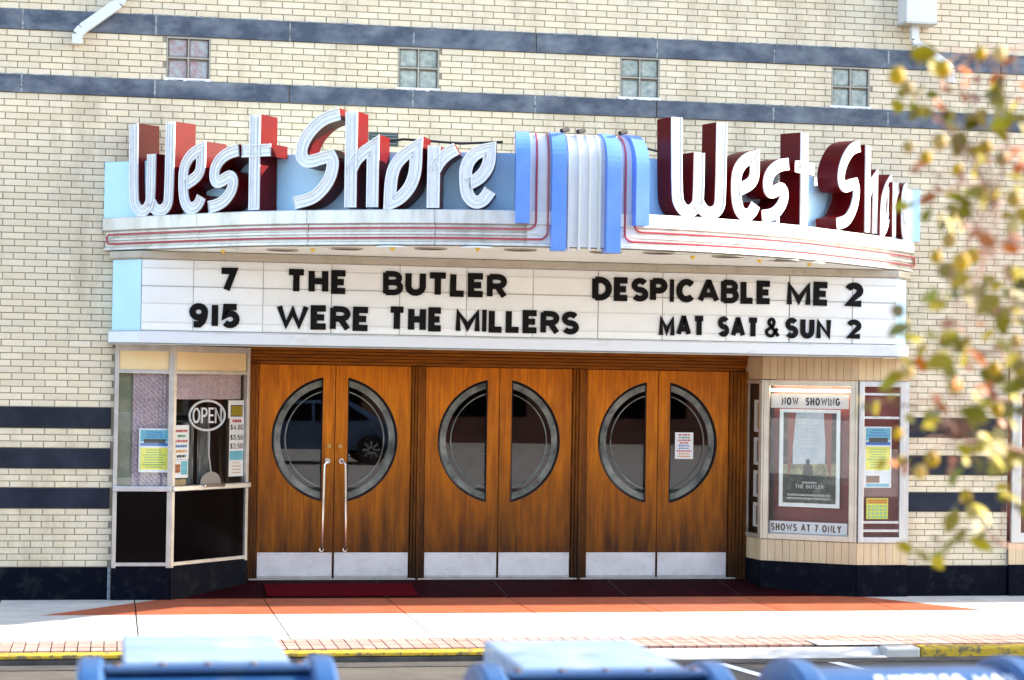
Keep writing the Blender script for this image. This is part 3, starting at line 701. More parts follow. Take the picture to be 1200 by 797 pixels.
for i, ink in enumerate((red_i, grn_i, red_i, red_i, blu_i, blu_i, red_i, org_i, org_i)):
    z = 1.585-i*.028; print_lines(A, TD, .002, 1.94, 2.105, z-.02, z, 1, ink, .75, seed=40+i)
# ================================================================== DISPLAY CASES
DC = thing('display_case', 'angled poster case with silver frames right of the wooden doors', 'display case', (3.5, 0, 0))
H1 = frame((2.71, .49), (3.53, -.08)); H2 = frame((3.53, -.08), (4.07, -.08)); H3 = frame((2.665, .93), (2.71, .49))
DP = []
def db(*a, **k): o = fb(*a, **k); DP.append(o); return o
def case_face(F, L, e0, glz=True):
    db(F, 'base', M['base'], DC, e0, L, -.03, .010, -.04, .314)
    db(F, 'cornice', M['tan'], DC, e0, L, -.03, .004, 2.395, 2.42)
    n = max(1, round(L/.075))
    for i in range(n):
        a, b = e0+(L-e0)*i/n, e0+(L-e0)*(i+1)/n
        db(F, 'board', M['creamwood'], DC, a+.0015, b-.0015, -.03, -.001, 2.165, 2.393, bevel=.002)
        db(F, 'board', M['creamwood'], DC, a+.0015, b-.0015, -.03, -.001, .317, .535, bevel=.002)
def case_frame(F, u0, u1, z0, z1, w, mat):
    db(F, 'frame', mat, DC, u0, u0+w, -.03, .014, z0, z1, bevel=.004); db(F, 'frame', mat, DC, u1-w, u1, -.03, .014, z0, z1, bevel=.004)
    db(F, 'frame', mat, DC, u0+w, u1-w, -.03, .013, z0, z0+w, bevel=.004); db(F, 'frame', mat, DC, u0+w, u1-w, -.03, .013, z1-w, z1, bevel=.004)
    db(F, 'pane', M['glass'], DC, u0+w, u1-w, -.016, -.012, z0+w, z1-w)
case_face(H1, .9985, .0); case_face(H2, .54, .003); case_face(H3, .443, 0)
case_frame(H1, .02, .975, .54, 2.16, .058, M['caseframe']); case_frame(H2, .01, .50, .54, 2.16, .055, M['alu'])
db(H1, 'post', M['caseframe'], DC, -.002, .018, -.03, .012, .54, 2.16); db(H1, 'post', M['caseframe'], DC, .977, .998, -.03, .012, .54, 2.16)
db(H2, 'post', M['alu'], DC, .502, .54, -.03, .010, .54, 2.16)
case_frame(H3, .02, .425, .54, 2.16, .04, M['caseframe'])
db(H1, 'back_panel', M['maroon'], DC, .03, .97, -.16, -.14, .5, 2.2); db(H2, 'back_panel', M['maroon'], DC, .03, .50, -.13, -.11, .5, 2.2)
db(H3, 'back_panel', M['dark'], DC, .03, .44, -.13, -.11, .5, 2.2)
db(H1, 'header_sill', M['railw'], DC, .078, .917, -.13, -.05, .575, .600); db(H1, 'header_light', M['lamp'], DC, .078, .917, -.09, -.06, 2.045, 2.066)
for z in (1.795, 2.03): db(H2, 'cross_bar', M['alu'], DC, .065, .445, -.03, .0, z-.012, z+.012)
for z in (.745, .66): db(H2, 'cross_bar', M['alu'], DC, .065, .445, -.03, .0, z-.012, z+.012)
for o in DP: setp(o, DC)
S1 = thing('now_showing_sign', 'white strip reading NOW SHOWING at the top of the large poster case', 'sign')
rect('strip', H1, -.05, .079, .889, 1.875, 2.018, M['paper'], S1, .01); text('lettering', 'NOW  SHOWING', .19, .80, 1.905, 1.985, H1, -.049, blk_i, S1, bold=.1)
S1 = thing('show_time_sign', 'white strip reading SHOWS AT 7 ONLY at the bottom of the large poster case', 'sign')
rect('strip', H1, -.05, .079, .889, .603, .722, M['paper'], S1, .01); text('lettering', 'SHOWS AT 7 ONLY', .095, .83, .625, .700, H1, -.049, flat('brown_ink', (.12, .05, .02)), S1, bold=.1)
PO = thing('film_poster', 'pale framed film poster titled THE BUTLER in the large case', 'poster')
rect('picture', H1, -.099, .20, .755, .91, 1.83, pm('poster_ground', (.035, .045, .035), .6, c2=(.22, .22, .15), sc=9, lo=.45, hi=.75), PO, .004)
for a, b, c, d in ((.16, .20, .87, 1.865), (.755, .795, .87, 1.865)): rect('frame', H1, -.09, a, b, c, d, M['alu'], PO, .03)
for a, b, c, d in ((.20, .755, .87, .91), (.20, .755, 1.83, 1.865)): rect('frame', H1, -.092, a, b, c, d, M['alu'], PO, .028)
rect('pale_panel', H1, -.096, .30, .64, 1.22, 1.828, pm('pale_blue_print', (.62, .70, .72), .6, c2=(.42, .52, .56), sc=7), PO, .002)
mb = MB(); mb.quad(H1(.24, -.095, 1.828), H1(.33, -.095, 1.828), H1(.285, -.095, 1.30), H1(.25, -.095, 1.15)); mb.quad(H1(.62, -.095, 1.828), H1(.71, -.095, 1.828), H1(.70, -.095, 1.15), H1(.655, -.095, 1.30)); mb.build('drape_print', flat('drape_print', (.26, .08, .06)), PO)
mb = MB(); mb.quad(H1(.2, -.0955, 1.20), H1(.755, -.0955, 1.20), H1(.755, -.0955, 1.32), H1(.2, -.0955, 1.30)); mb.build('lawn_print', pm('lawn_print', (.40, .38, .20), .6, c2=(.12, .14, .08), sc=12), PO)
mb = MB()
for cx, cz, s in ((.46, 1.26, .62), (.44, 1.10, .9)):
    mb.prism([(cx+dx*s, cz+dz*s) for dx, dz in ((-.09, -.15), (.09, -.15), (.075, .05), (.03, .08), (.035, .14), (0, .165), (-.035, .14), (-.03, .08), (-.075, .05))], -.095, -.0935, T=lambda a, b, c: H1(a, c, b))
mb.build('dark_shapes', flat('dark_shapes', (.03, .035, .025)), PO)
print_lines(PO, H1, -.0945, .33, .61, 1.45, 1.80, 9, flat('grey_ink', (.38, .50, .56)), .2, seed=60)
print_lines(PO, H1, -.092, .38, .58, 1.105, 1.135, 1, flat('pale_ink', (.55, .55, .5)), .6, seed=61)
text('title', 'THE BUTLER', .33, .63, 1.06, 1.10, H1, -.092, flat('pale_ink', (.6, .6, .55)), PO)
print_lines(PO, H1, -.092, .24, .71, .94, 1.01, 2, flat('pale_ink', (.6, .6, .55)), .6, (.9, 1), seed=62)
for k, (z0, z1, lab) in enumerate(((1.62, 1.95, 'topmost film still with yellow tint in the narrow case beside the door frame'), (1.28, 1.56, 'second film still from the top in the narrow case beside the door frame'), (.95, 1.22, 'third film still from the top in the narrow case beside the door frame'), (.64, .89, 'lowest film still in the narrow case beside the door frame'))):
    A = thing('film_still', lab, 'photo', group='film stills stacked in the narrow case')
    rect('sheet', H3, -.06, .10, .385, z0, z1, M['paper'], A, .006)
    rect('picture', H3, -.058, .18, .37, z0+.03, z1-.03, flat('still_yellow' if k == 0 else 'still_grey', (.45, .33, .10) if k == 0 else (.2, .15, .13)), A)
A = thing('flyer', 'tall blue and yellow flyer in the narrow right window of the poster case', 'flyer')
flyer(A, H2, -.04, .087, .375, 1.24, 1.704, 70); rect('sheet', H2, -.042, .087, .375, 1.09, 1.239, M['paper'], A); rect('photo', H2, -.039, .11, .25, 1.14, 1.21, flat('photo_brown', (.22, .10, .06)), A); rect('caption', H2, -.039, .11, .35, 1.10, 1.13, aqua, A)
A = thing('calendar_flyer', 'small yellow calendar sheet with green grid low in the poster case', 'flyer')
rect('sheet', H2, -.04, .115, .345, .775, .985, yel, A); rect('header', H2, -.039, .125, .335, .93, .975, org_i, A)
mb = MB()
for i in range(5):
    for j in range(4): mb.box(.13+i*.042, .16+i*.042, -.0395, -.0385, .785+j*.035, .81+j*.035, T=H2)
mb.build('day_grid', flat('lime_ink', (.35, .55, .25)), A)
# second case, cut by the right edge
D2 = thing('display_case', 'poster case with pale frame at the right edge past the brick pier', 'display case', (5.2, 0, 0)); DPs = DP; DP = []; DC = D2
K1 = frame((5.17, -.06), (6.9, -.06)); case_face(K1, 1.73, 0); case_frame(K1, .02, 1.71, .54, 2.16, .10, M['alu']); db(K1, 'back_panel', M['maroon'], D2, .03, 1.7, -.16, -.14, .5, 2.2)
for o in DP: setp(o, D2)
# ================================================================== MARQUEE
CP = [(-3.93, -.03), (-3.33, -.70), (-2.62, -1.42), (-1.89, -1.87), (-1.18, -2.2), (-.45, -2.37), (.2, -2.43), (.75, -2.38), (1.45, -2.17), (2.25, -1.75), (3.05, -1.08), (3.63, -.55), (4.12, -.02)]
def catmull():
    P = [np.array(p) for p in CP]; P = [2*P[0]-P[1]]+P+[2*P[-1]-P[-2]]; o = []
    for i in range(1, len(P)-2):
        for k in range(12):
            t = k/12; a, b, c, d = P[i-1:i+3]
            o.append(.5*(2*b+(c-a)*t+(2*a-5*b+4*c-d)*t*t+(3*b-a-3*c+d)*t**3))
    o.append(P[-2]); return np.array(o)
KC = catmull(); KS = np.r_[0, np.cumsum(np.hypot(*np.diff(KC, axis=0).T))]; SL = float(KS[-1])
def cp(s, off=0., z=0.):
    x = np.interp(s, KS, KC[:, 0]); y = np.interp(s, KS, KC[:, 1]); e = .12
    tx = np.interp(s+e, KS, KC[:, 0])-np.interp(s-e, KS, KC[:, 0]); ty = np.interp(s+e, KS, KC[:, 1])-np.interp(s-e, KS, KC[:, 1]); l = math.hypot(tx, ty); tx /= l; ty /= l
    return Vector((x+ty*off, y-tx*off, z))
def s_at(x): return float(np.interp(x, KC[:, 0], KS))
MQ = thing('marquee', 'bow-shaped white and blue theatre marquee with red neon lines and white reader board', 'marquee', (0, 0, 2.4)); MP = []
def mq(o): MP.append(o); return o
def sweep(name, prof, s0, s1, mat, parent=None, n=90, smooth=True, closed=False, caps=False):
    rr = []
    for i in range(n+1):
        s = s0+(s1-s0)*i/n; rr.append([cp(s, o_, z) for o_, z in prof])
    mb = MB().grid(rr, closed=closed)
    if caps: mb.quad(*rr[0]); mb.quad(*rr[-1])
    return mb.build(name, mat, parent or MQ, smooth=smooth)
# fascia in sheets with visible seams
seams = [0, 1.25, 2.45, 3.62, s_at(-.12)]; seamsR = [s_at(.42), 6.15, 7.3, 8.5, SL]
for ss in (seams, seamsR):
    for a, b in zip(ss, ss[1:]):
        mq(sweep('ledge_band', [(-.36, 3.578), (.006, 3.578), (.012, 3.570), (.012, 3.462), (0, 3.455), (-.02, 3.452)], a+.002, b-.002, M['silver'], n=26))
        mq(sweep('fascia_band', [(-.02, 3.4515), (-.028, 3.447), (-.028, 3.392), (-.004, 3.384), (-.004, 3.366), (-.028, 3.358), (-.028, 3.304), (-.002, 3.296), (.0, 3.276), (-.03, 3.270), (-.12, 3.270)], a+.003, b-.003, M['silver'], n=26))
# soffit / deck
for z, nm, m_ in ((3.264, 'soffit', M['soffit']), (3.60, 'deck', M['tan'])):
    mb = MB(); n = 80; pts = [cp(SL*i/n, -.03 if z < 3.5 else -.33, z) for i in range(n+1)]
    pts = [p if p.y < -.02 else Vector((p.x, -.02, z)) for p in pts]
    for a, b in zip(pts, pts[1:]): mb.quad(a, b, (b.x, -.012, z), (a.x, -.012, z))
    mq(mb.build(nm, m_, MQ))
# blue back panel in sheets
for ss in ([.0, 1.7, 3.4, s_at(-.42)], [s_at(.68), 7.0, 8.4, SL+.06]):
    for a, b in zip(ss, ss[1:]):
        rr = []
        for i in range(31):
            s_ = a+.001+(b-a-.002)*i/30; o_ = -.30*min(1, max(0, s_)/1.3)*min(1, max(0, SL-s_)/1.3)
            p_ = cp(min(s_, SL), o_); p_.x += max(0, s_-SL); p_.y = min(p_.y, -.045); rr.append([(p_.x, p_.y, 3.58), (p_.x, p_.y, 4.105), (p_.x, p_.y+.035, 4.105), (p_.x, p_.y+.035, 3.58)])
        mb = MB().grid(rr, closed=True); mb.quad(*rr[0]); mb.quad(*rr[-1]); mq(mb.build('blue_panel', M['blue'], MQ, smooth=True))
# nose
ZT, RR = 4.27, .24
def nose_off(z, base=0.): return base-(0 if z < ZT-RR else RR-math.sqrt(max(RR*RR-(z-ZT+RR)**2, 0)))
def nprof(z0, base, back=-.45):
    zs = [z0, z0+.3, ZT-RR]+[ZT-RR+RR*math.sin(a) for a in [math.pi/2*i/8 for i in range(1, 9)]]
    return [(nose_off(z, base), z) for z in zs]+[(back, ZT)]
sF = [s_at(x) for x in (-.385, -.08, .39, .64)]
mq(sweep('neon_backing', [(-.03, 3.46)]+nprof(3.46, -.03), sF[0]-.0, s_at(-.33), M['silver2'], n=3))
mq(sweep('neon_backing', nprof(3.30, -.01), s_at(-.34), sF[1], M['silver2'], n=8)); mq(sweep('neon_backing', nprof(3.30, -.01), sF[2], sF[3], M['silver2'], n=8))
mq(sweep('fluted_panel', [(-.1, 3.272)]+nprof(3.272, .01), sF[1], sF[2], M['silver2'], n=20))
def fin(s, z0, w=.060, pro=.10):
    R2 = RR+pro-.02; zs = [z0]+[ZT+.015-R2+R2*math.sin(a) for a in [math.pi/2*i/10 for i in range(0, 11)]]
    pr = [(pro-(0 if z < ZT+.015-R2 else R2-math.sqrt(max(R2*R2-(z-ZT-.015+R2)**2, 0))), z) for z in zs]+[(-.45, ZT+.015), (-.45, ZT-.3), (-.06, z0)]
    mb = MB(); a = [cp(s-w, o_, z) for o_, z in pr]; b = [cp(s+w, o_, z) for o_, z in pr]
    mb.quad(*a); mb.quad(*reversed(b))
    for i in range(len(pr)): j = (i+1) % len(pr); mb.quad(a[i], a[j], b[j], b[i])
    return mq(mb.build('fin', M['fin'], MQ, smooth=True, bevel=.006))
fin(sF[0], 3.465); fin(sF[1], 3.235); fin(sF[2], 3.228); fin(sF[3], 3.47)
fpan = MP[-5]
for x in (.012, .103, .194, .280):
    s = s_at(x); pr = [(o_+.035, z) for o_, z in nprof(3.24, .01)]; rr = [[cp(s-.011, o_-.04, z) for o_, z in pr], [cp(s-.009, o_, z) for o_, z in pr], [cp(s+.009, o_, z) for o_, z in pr], [cp(s+.011, o_-.04, z) for o_, z in pr]]
    mq(MB().grid(rr).build('flute', M['railw'], MQ, smooth=True))
# neon loops
def neon(xa, xb, s_end, sg):
    sa, sb = s_at(xa), s_at(xb); pts = []; zu, zl = 3.418, 3.332; R_ = .07
    def pt(s, z, o_=.012): pts.append(cp(s, nose_off(z, o_), z))
    for i in range(14): pt(sa, ZT-.004-(ZT-zu-R_)*(i/13)**1.3*1.0)
    for i in range(1, 6): a = math.pi/2*i/6; pt(sa+sg*R_*(1-math.cos(a)), zu+R_*(1-math.sin(a)))
    n = 50
    for i in range(n+1): pt(sa+sg*R_+(s_end-sa-sg*R_)*i/n, zu)
    for i in range(1, 8): a = math.pi*i/8; pt(s_end+sg*.043*math.sin(a), (zu+zl)/2+.043*math.cos(a), .012)
    for i in range(n+1): pt(s_end+(sb+sg*R_-s_end)*i/n, zl)
    for i in range(1, 6): a = math.pi/2*i/6; pt(sb+sg*R_*(1-math.sin(a)), zl+R_*(1-math.cos(a)))
    for i in range(14): pt(sb, ZT-.004-(ZT-zl-R_)*(1-(i/13))**1.3)
    mq(MB().tube(pts, .0095, 7).build('neon_tube', M['neon'], MQ, smooth=True))
neon(-.265, -.165, .10, -1); neon(.60, .515, SL-.02, 1)
mb = MB(); 
for x, o_ in ((-.05, -.05), (.10, -.08), (.48, -.06)): p = cp(s_at(x), o_, ZT+.01); mb.tube([p, p+Vector((.07, .05, .02))], .02, 8)
mq(mb.build('neon_housing', M['rubber'], MQ))
# downlights along the soffit
for i, (x, y) in enumerate([(-2.86, -.93), (-2.337, -1.1), (-2.10, -1.50), (-1.80, -1.55), (-1.45, -1.98), (-1.10, -1.90), (-.74, -2.22), (-.33, -2.05), (.44, -2.06), (.90, -2.15), (1.27, -1.93), (1.60, -1.92), (1.98, -1.66), (2.22, -1.62), (2.57, -1.33)]):
    lit = i % 2 == 0 and i != 8
    c = [(x+.145*math.cos(a), y+.145*math.sin(a)) for a in [k*math.pi/12 for k in range(24)]]; c2 = [(x+.125*math.cos(a), y+.125*math.sin(a)) for a in [k*math.pi/12 for k in range(24)]]
    rg = MB(); rg.grid([[(p[0], p[1], 3.262) for p in c], [(p[0], p[1], 3.252) for p in c], [(p[0], p[1], 3.252) for p in c2], [(p[0], p[1], 3.262) for p in c2]], closed=True)
    ro = mq(rg.build('downlight', M['soffit'] if lit else M['tan'], MQ))
    MB().prism(c2, 3.255, 3.2615).build('reflector', M['soffit'] if lit else flat('shaded_can', (.05, .035, .025)), ro)  # flat disc; without a bulb, the shade of an open recess is painted dark
    if lit: MB().tube([(x, y, 3.262), (x, y, 3.25), (x, y, 3.236), (x, y, 3.226)], .03, 10, r1=.012).build('bulb', flat('amber_bulb', (.75, .50, .06), .2), ro, smooth=True)
# reader board
BPATH = [(-3.84, -.02), (-3.84, -.15), (-3.58, -.42), (3.79, -.42), (4.00, -.15), (4.00, -.02)]
def psweep(name, prof, path, mat, parent=None, bev=0):
    P = [Vector((a, b)) for a, b in path]; rr = []
    for i, p in enumerate(P):
        d1 = (p-P[i-1]).normalized() if i else (P[1]-p).normalized(); d2 = (P[i+1]-p).normalized() if i < len(P)-1 else d1
        n1 = Vector((d1.y, -d1.x)); n2 = Vector((d2.y, -d2.x)); m = (n1+n2).normalized(); k = 1/m.dot(n1)
        rr.append([(p.x+m.x*o_*k, p.y+m.y*o_*k, z) for o_, z in prof])
    return mq(MB().grid(rr, closed=True).build(name, mat, parent or MQ, bevel=bev))
psweep('bottom_trim', [(-.05, 2.402), (.012, 2.402), (.028, 2.412), (.028, 2.506), (.012, 2.522), (-.05, 2.522)], BPATH, M['trim'])
psweep('drip_edge', [(-.05, 2.392), (.036, 2.392), (.036, 2.4), (-.05, 2.4)], BPATH, M['tan'])
psweep('top_trim', [(-.05, 3.185), (.012, 3.185), (.03, 3.20), (.03, 3.258), (-.05, 3.258)], BPATH, M['tan'])
mq(MB().box(-3.55, 3.76, -.405, -.015, 2.43, 3.2).build('board_box', M['railw'], MQ))
mq(MB().prism([(-3.83, -.02), (3.99, -.02), (3.99, -.14), (3.77, -.40), (-3.56, -.40), (-3.83, -.14)], 2.405, 2.425).build('board_soffit', M['tan'], MQ))
for pth in (BPATH[:3], BPATH[3:]): psweep('blue_end_panel', [(-.03, 2.526), (-.004, 2.526), (-.004, 3.182), (-.03, 3.182)], pth, M['blue'])
bxs = [-3.575, -3.10, -2.455, -1.816, -1.168, -.53, .117, .755, 1.40, 2.036, 2.68, 3.331, 3.785]; bz = [2.525, 2.600, 2.777, 2.936, 3.104, 3.183]
rp0 = {}
for a, b in zip(bxs, bxs[1:]):
    for c, d in zip(bz, bz[1:]):
        k = (round(b-a, 2), round(d-c, 3))
        w, h = b-a-.006, d-c-.008
        if k not in rp0:
            o = MB().box(-w/2, w/2, -.006, .006, -h/2, h/2).build('reader_panel', M['reader'], MQ); rp0[k] = o
        else: o = rp0[k].copy(); COL.objects.link(o)
        o.location = ((a+b)/2, -.424+random.uniform(-.0015, .0015), (c+d)/2); MP.append(o)
for i, z in enumerate(bz[1:-1]): mq(MB().box(-3.575, 3.785, -.4345, -.41, z-.0035, z+.0035).build('letter_rail', M['rail'] if i == 2 else M['railw'], MQ))
for x in bxs[1:-1]: mq(MB().box(x-.0025, x+.0025, -.4245, -.41, 2.525, 3.183).build('panel_joint', M['rail'], MQ))
for o in MP: setp(o, MQ)
# reader letters: every one can be lifted off
TR = frame((0, -.4355), (1, -.4355))
LINES = [('7', -2.865, -2.695, 2.893, 3.123, 'the top line on the left', None), ('THE', -2.239, -1.667, 2.899, 3.125, 'the top line', None), ('BUTLER', -1.331, -.138, 2.899, 3.129, 'the top line', None),
 ('DESPICABLE', .694, 2.496, 2.894, 3.125, 'the top line', None), ('ME', 2.65, 3.083, 2.892, 3.128, 'the top line', None), ('2', 3.247, 3.436, 2.889, 3.129, 'the top line on the right', None),
 ('915', -3.134, -2.666, 2.558, 2.786, 'the second line', None), ('WERE', -2.329, -1.451, 2.558, 2.788, 'the second line', None), ('THE', -1.277, -.751, 2.563, 2.793, 'the second line', None), ('MILLERS', -.632, .568, 2.564, 2.787, 'the second line', None),
 ('MAT', 1.36, 1.826, 2.566, 2.768, 'the second line', None), ('SAT', 1.952, 2.37, 2.566, 2.766, 'the second line', None), ('&', 2.428, 2.579, 2.57, 2.767, 'the second line', None), ('SUN', 2.637, 3.105, 2.565, 2.769, 'the second line', None), ('2', 3.269, 3.422, 2.577, 2.768, 'the second line on the right', None)]
ORD = ['first', 'second', 'third', 'fourth', 'fifth', 'sixth', 'seventh', 'eighth', 'ninth', 'tenth']
for word, x0, x1, z0, z1, where, _ in LINES:
    for i, (c, x, w) in enumerate(layout(word, x0, x1, z1-z0, gap=.07 if len(word) > 3 else .1)):
        mb = MB(); H_ = z1-z0; glyph(mb, c, 0, 0, w, H_, min(H_*.132, w*.42), lambda a, d, z: Vector((a, -d, z)), 0, .007)
        nm = 'marquee_letter' if c.isalpha() else ('marquee_numeral' if c.isdigit() else 'marquee_ampersand')
        o = mb.build(nm, M['black']); o.location = (x, -.436, z0+random.uniform(-.003, .003)); o.rotation_euler = (0, math.radians(random.uniform(-.8, .8)), 0)
        if len(word) == 1: lab = f'black {"numeral" if c.isdigit() else "sign"} {c} standing alone in {where} of the white board'
        else: lab = f'black {"numeral" if c.isdigit() else "letter"} {c}, {ORD[i]} in {word}, {where} of the white board'
        tag(o, lab, 'letter' if c.isalpha() else ('number' if c.isdigit() else 'sign'), 'changeable black letters on the reader board')
# ================================================================== SCRIPT SIGNS
LET = {
'W' : [[(-0.252, 4.445), (-0.238, 3.745), (-0.21, 3.68), (-0.169, 3.635), (-0.122, 3.622), (-0.071, 3.636), (-0.027, 3.681), (-0.009, 3.736), (-0.006, 4.151)], [(0.001, 3.70), (0.042, 3.643), (0.105, 3.617), (0.166, 3.631), (0.21, 3.668), (0.23, 3.734), (0.234, 4.434)]],
'e' : [[(0.122, 3.73), (0.094, 3.673), (0.046, 3.635), (-0.017, 3.622), (-0.081, 3.671), (-0.112, 3.775), (-0.117, 3.986), (-0.053, 4.088), (0.031, 4.14), (0.107, 4.159), (0.11, 4.02), (0.097, 3.958), (0.049, 3.906), (-0.084, 3.848)]],
's' : [[(0.174, 4.13), (0.059, 4.112), (-0.043, 4.06), (-0.104, 3.984), (-0.111, 3.898), (-0.086, 3.856), (-0.036, 3.854), (0.042, 3.891), (0.092, 3.90), (0.123, 3.854), (0.102, 3.768), (0.023, 3.685), (-0.068, 3.645), (-0.173, 3.631)]],
't' : [[(-0.02, 4.44), (-0.016, 3.59)], [(-0.158, 4.118), (0.149, 4.118)]],
'S' : [[(0.204, 4.42), (0.068, 4.386), (-0.033, 4.316), (-0.123, 4.206), (-0.160, 4.093), (-0.135, 4.025), (-0.077, 4.000), (0.054, 4.037), (0.125, 4.05), (0.156, 3.996), (0.128, 3.863), (0.059, 3.761), (-0.041, 3.678), (-0.214, 3.642)]],
'h' : [[(-0.105, 4.44), (-0.103, 3.599)], [(-0.1, 3.929), (-0.069, 4.0), (-0.008, 4.064), (0.099, 4.131), (0.099, 3.99), (0.099, 3.599)]],
'o' : [[(0.118, 4.118), (0.017, 4.059), (-0.077, 3.958), (-0.107, 3.819), (-0.112, 3.633), (-0.024, 3.67), (0.07, 3.772), (0.116, 3.91)]],
'r' : [[(-0.094, 4.133), (-0.096, 3.592)], [(-0.088, 3.92), (-0.053, 3.988), (0.015, 4.059), (0.098, 4.105)]],
'E' : [[(0.11, 3.749), (0.048, 3.656), (-0.026, 3.637), (-0.091, 3.709), (-0.103, 3.82), (-0.105, 3.949), (-0.051, 4.042), (0.023, 4.09), (0.1, 4.105), (0.098, 3.971), (0.026, 3.858), (-0.078, 3.801)]]}
def smooth_path(p, closed=False, it=2):
    """corner-cutting that keeps sharp turns"""
    for _ in range(it):
        n = len(p); q = []
        for i in range(n):
            if not closed and i in (0, n-1): q.append(p[i]); continue
            a, b, c = Vector(p[i-1]), Vector(p[i]), Vector(p[(i+1) % n]); u, v = (b-a), (c-b)
            if u.length < 1e-6 or v.length < 1e-6: q.append(p[i]); continue
            ang = u.angle(v)
            if ang > math.radians(68): q.append(p[i])
            elif ang < math.radians(4): q.append(p[i])
            else: q.append(tuple(b+(a-b)*.25)); q.append(tuple(b+(c-b)*.25))
        p = q
    return p
def letter(sign, ch, s, hw=.055, depth=.275, tw=0.):
    p = cp(s, -.008); q = cp(s+.1); q0 = cp(s-.1); v_ = Matrix.Rotation(math.radians(tw), 3, 'Z') @ (q-q0); F = frame((p.x, p.y), (p.x+v_.x, p.y+v_.y))
    ret = MB(); face = MB(); tb_ = MB(); rim = .010; dp = .015
    for k, st in enumerate(LET[ch]):
        closed = ch == 'o'
        pts = smooth_path(st, closed); fo = -.0025*k
        Lf, Rt = stroke_edges(pts, hw, closed); Li, Ri = stroke_edges(pts, hw-rim, closed)
        n = len(pts); rng = range(n) if closed else range(n-1)
        def q4(mb, A_, da, B_, db_, i, j): mb.quad(F(A_[i].x, da, A_[i].y), F(A_[j].x, da, A_[j].y), F(B_[j].x, db_, B_[j].y), F(B_[i].x, db_, B_[i].y))
        for i in rng:
            j = (i+1) % n
            q4(ret, Lf, fo-dp, Lf, -depth, i, j); q4(ret, Rt, fo-dp, Rt, -depth, i, j); q4(face, Lf, fo+.001, Lf, fo-dp, i, j); q4(face, Rt, fo+.001, Rt, fo-dp, i, j); q4(ret, Lf, -depth, Rt, -depth, i, j)
            q4(face, Lf, fo+.001, Li, fo+.001, i, j); q4(face, Rt, fo+.001, Ri, fo+.001, i, j)
            q4(face, Li, fo+.001, Li, fo-dp, i, j); q4(face, Ri, fo+.001, Ri, fo-dp, i, j); q4(face, Li, fo-dp, Ri, fo-dp, i, j)
        if not closed:
            for i in (0, n-1):
                face.quad(F(Lf[i].x, fo, Lf[i].y), F(Rt[i].x, fo, Rt[i].y), F(Rt[i].x, fo-dp, Rt[i].y), F(Lf[i].x, fo-dp, Lf[i].y))
                ret.quad(F(Lf[i].x, fo-dp, Lf[i].y), F(Rt[i].x, fo-dp, Rt[i].y), F(Rt[i].x, -depth, Rt[i].y), F(Lf[i].x, -depth, Lf[i].y))
                face.quad(F(Li[i].x, fo+.001, Li[i].y), F(Ri[i].x, fo+.001, Ri[i].y), F(Ri[i].x, fo-dp, Ri[i].y), F(Li[i].x, fo-dp, Li[i].y))
        for off in (-.020, .020):
            A_, B_ = stroke_edges(pts, abs(off), closed); Q = A_ if off > 0 else B_
            if not closed:
                Q = Q[:]; e = Vector(pts[1])-Vector(pts[0]); Q[0] = Q[0]+e.normalized()*.02; e = Vector(pts[-2])-Vector(pts[-1]); Q[-1] = Q[-1]+e.normalized()*.02
            tb_.tube([F(v.x, fo-.009, v.y) for v in Q], .0052, 6, closed=closed)
    lo = ret.build('letter', M['red'], sign)
    lo['label'] = 'letter '+(ch if ch != 'E' else 'e')
    face.build('face', M['white'], lo); tb_.build('neon_tube', M['tube'], lo, smooth=True)
SL_ = thing('script_sign', 'white and red channel letters reading West Shore on the left wing of the marquee', 'neon sign', group='West Shore signs on the marquee')
for ch, s in zip('WestShorE', (.631, 1.155, 1.544, 1.918, 2.528, 2.951, 3.325, 3.695, 3.983)): letter(SL_, ch, s)
SR_ = thing('script_sign', 'sunlit channel letters reading West Shore on the right wing of the marquee', 'neon sign', group='West Shore signs on the marquee')
for ch, s in zip('WestShorE', (6.02, 6.548, 6.932, 7.38, 8.20, 8.66, 8.985, 9.25, 9.47)): letter(SR_, ch, s, depth=.235, tw=0 if s < 8.5 else 4+(s-8.5)*8)
# cable behind the sign
cb = MB(); cb.tube([cp(s, -.42, z) for s, z in ((2.9, 4.20), (3.2, 4.235), (3.5, 4.215), (3.8, 4.195), (4.2, 4.215))], .011, 6)
tag(cb.build('cable', M['rubber'], smooth=True), 'thin dark cable sagging above the blue panel behind the left sign', 'cable')
cb = MB(); cb.tube([cp(s, -.42, z) for s, z in ((5.6, 4.22), (5.8, 4.19), (6.2, 4.17))], .011, 6)
tag(cb.build('cable', M['rubber'], smooth=True), 'short dark cable between the blue fin and the right-hand W', 'cable')
# vent
V = thing('wall_vent', 'small dark louvred vent in the brick above the left sign', 'vent')
bx('frame', flat('vent_green', (.05, .065, .06)), V, -1.431, -1.155, -.03, .02, 4.36, 4.478)
for k in range(4): bx('slat', flat('vent_pale', (.14, .18, .17)), V, -1.42, -1.166, -.042, -.031, 4.372+k*.026, 4.382+k*.026)
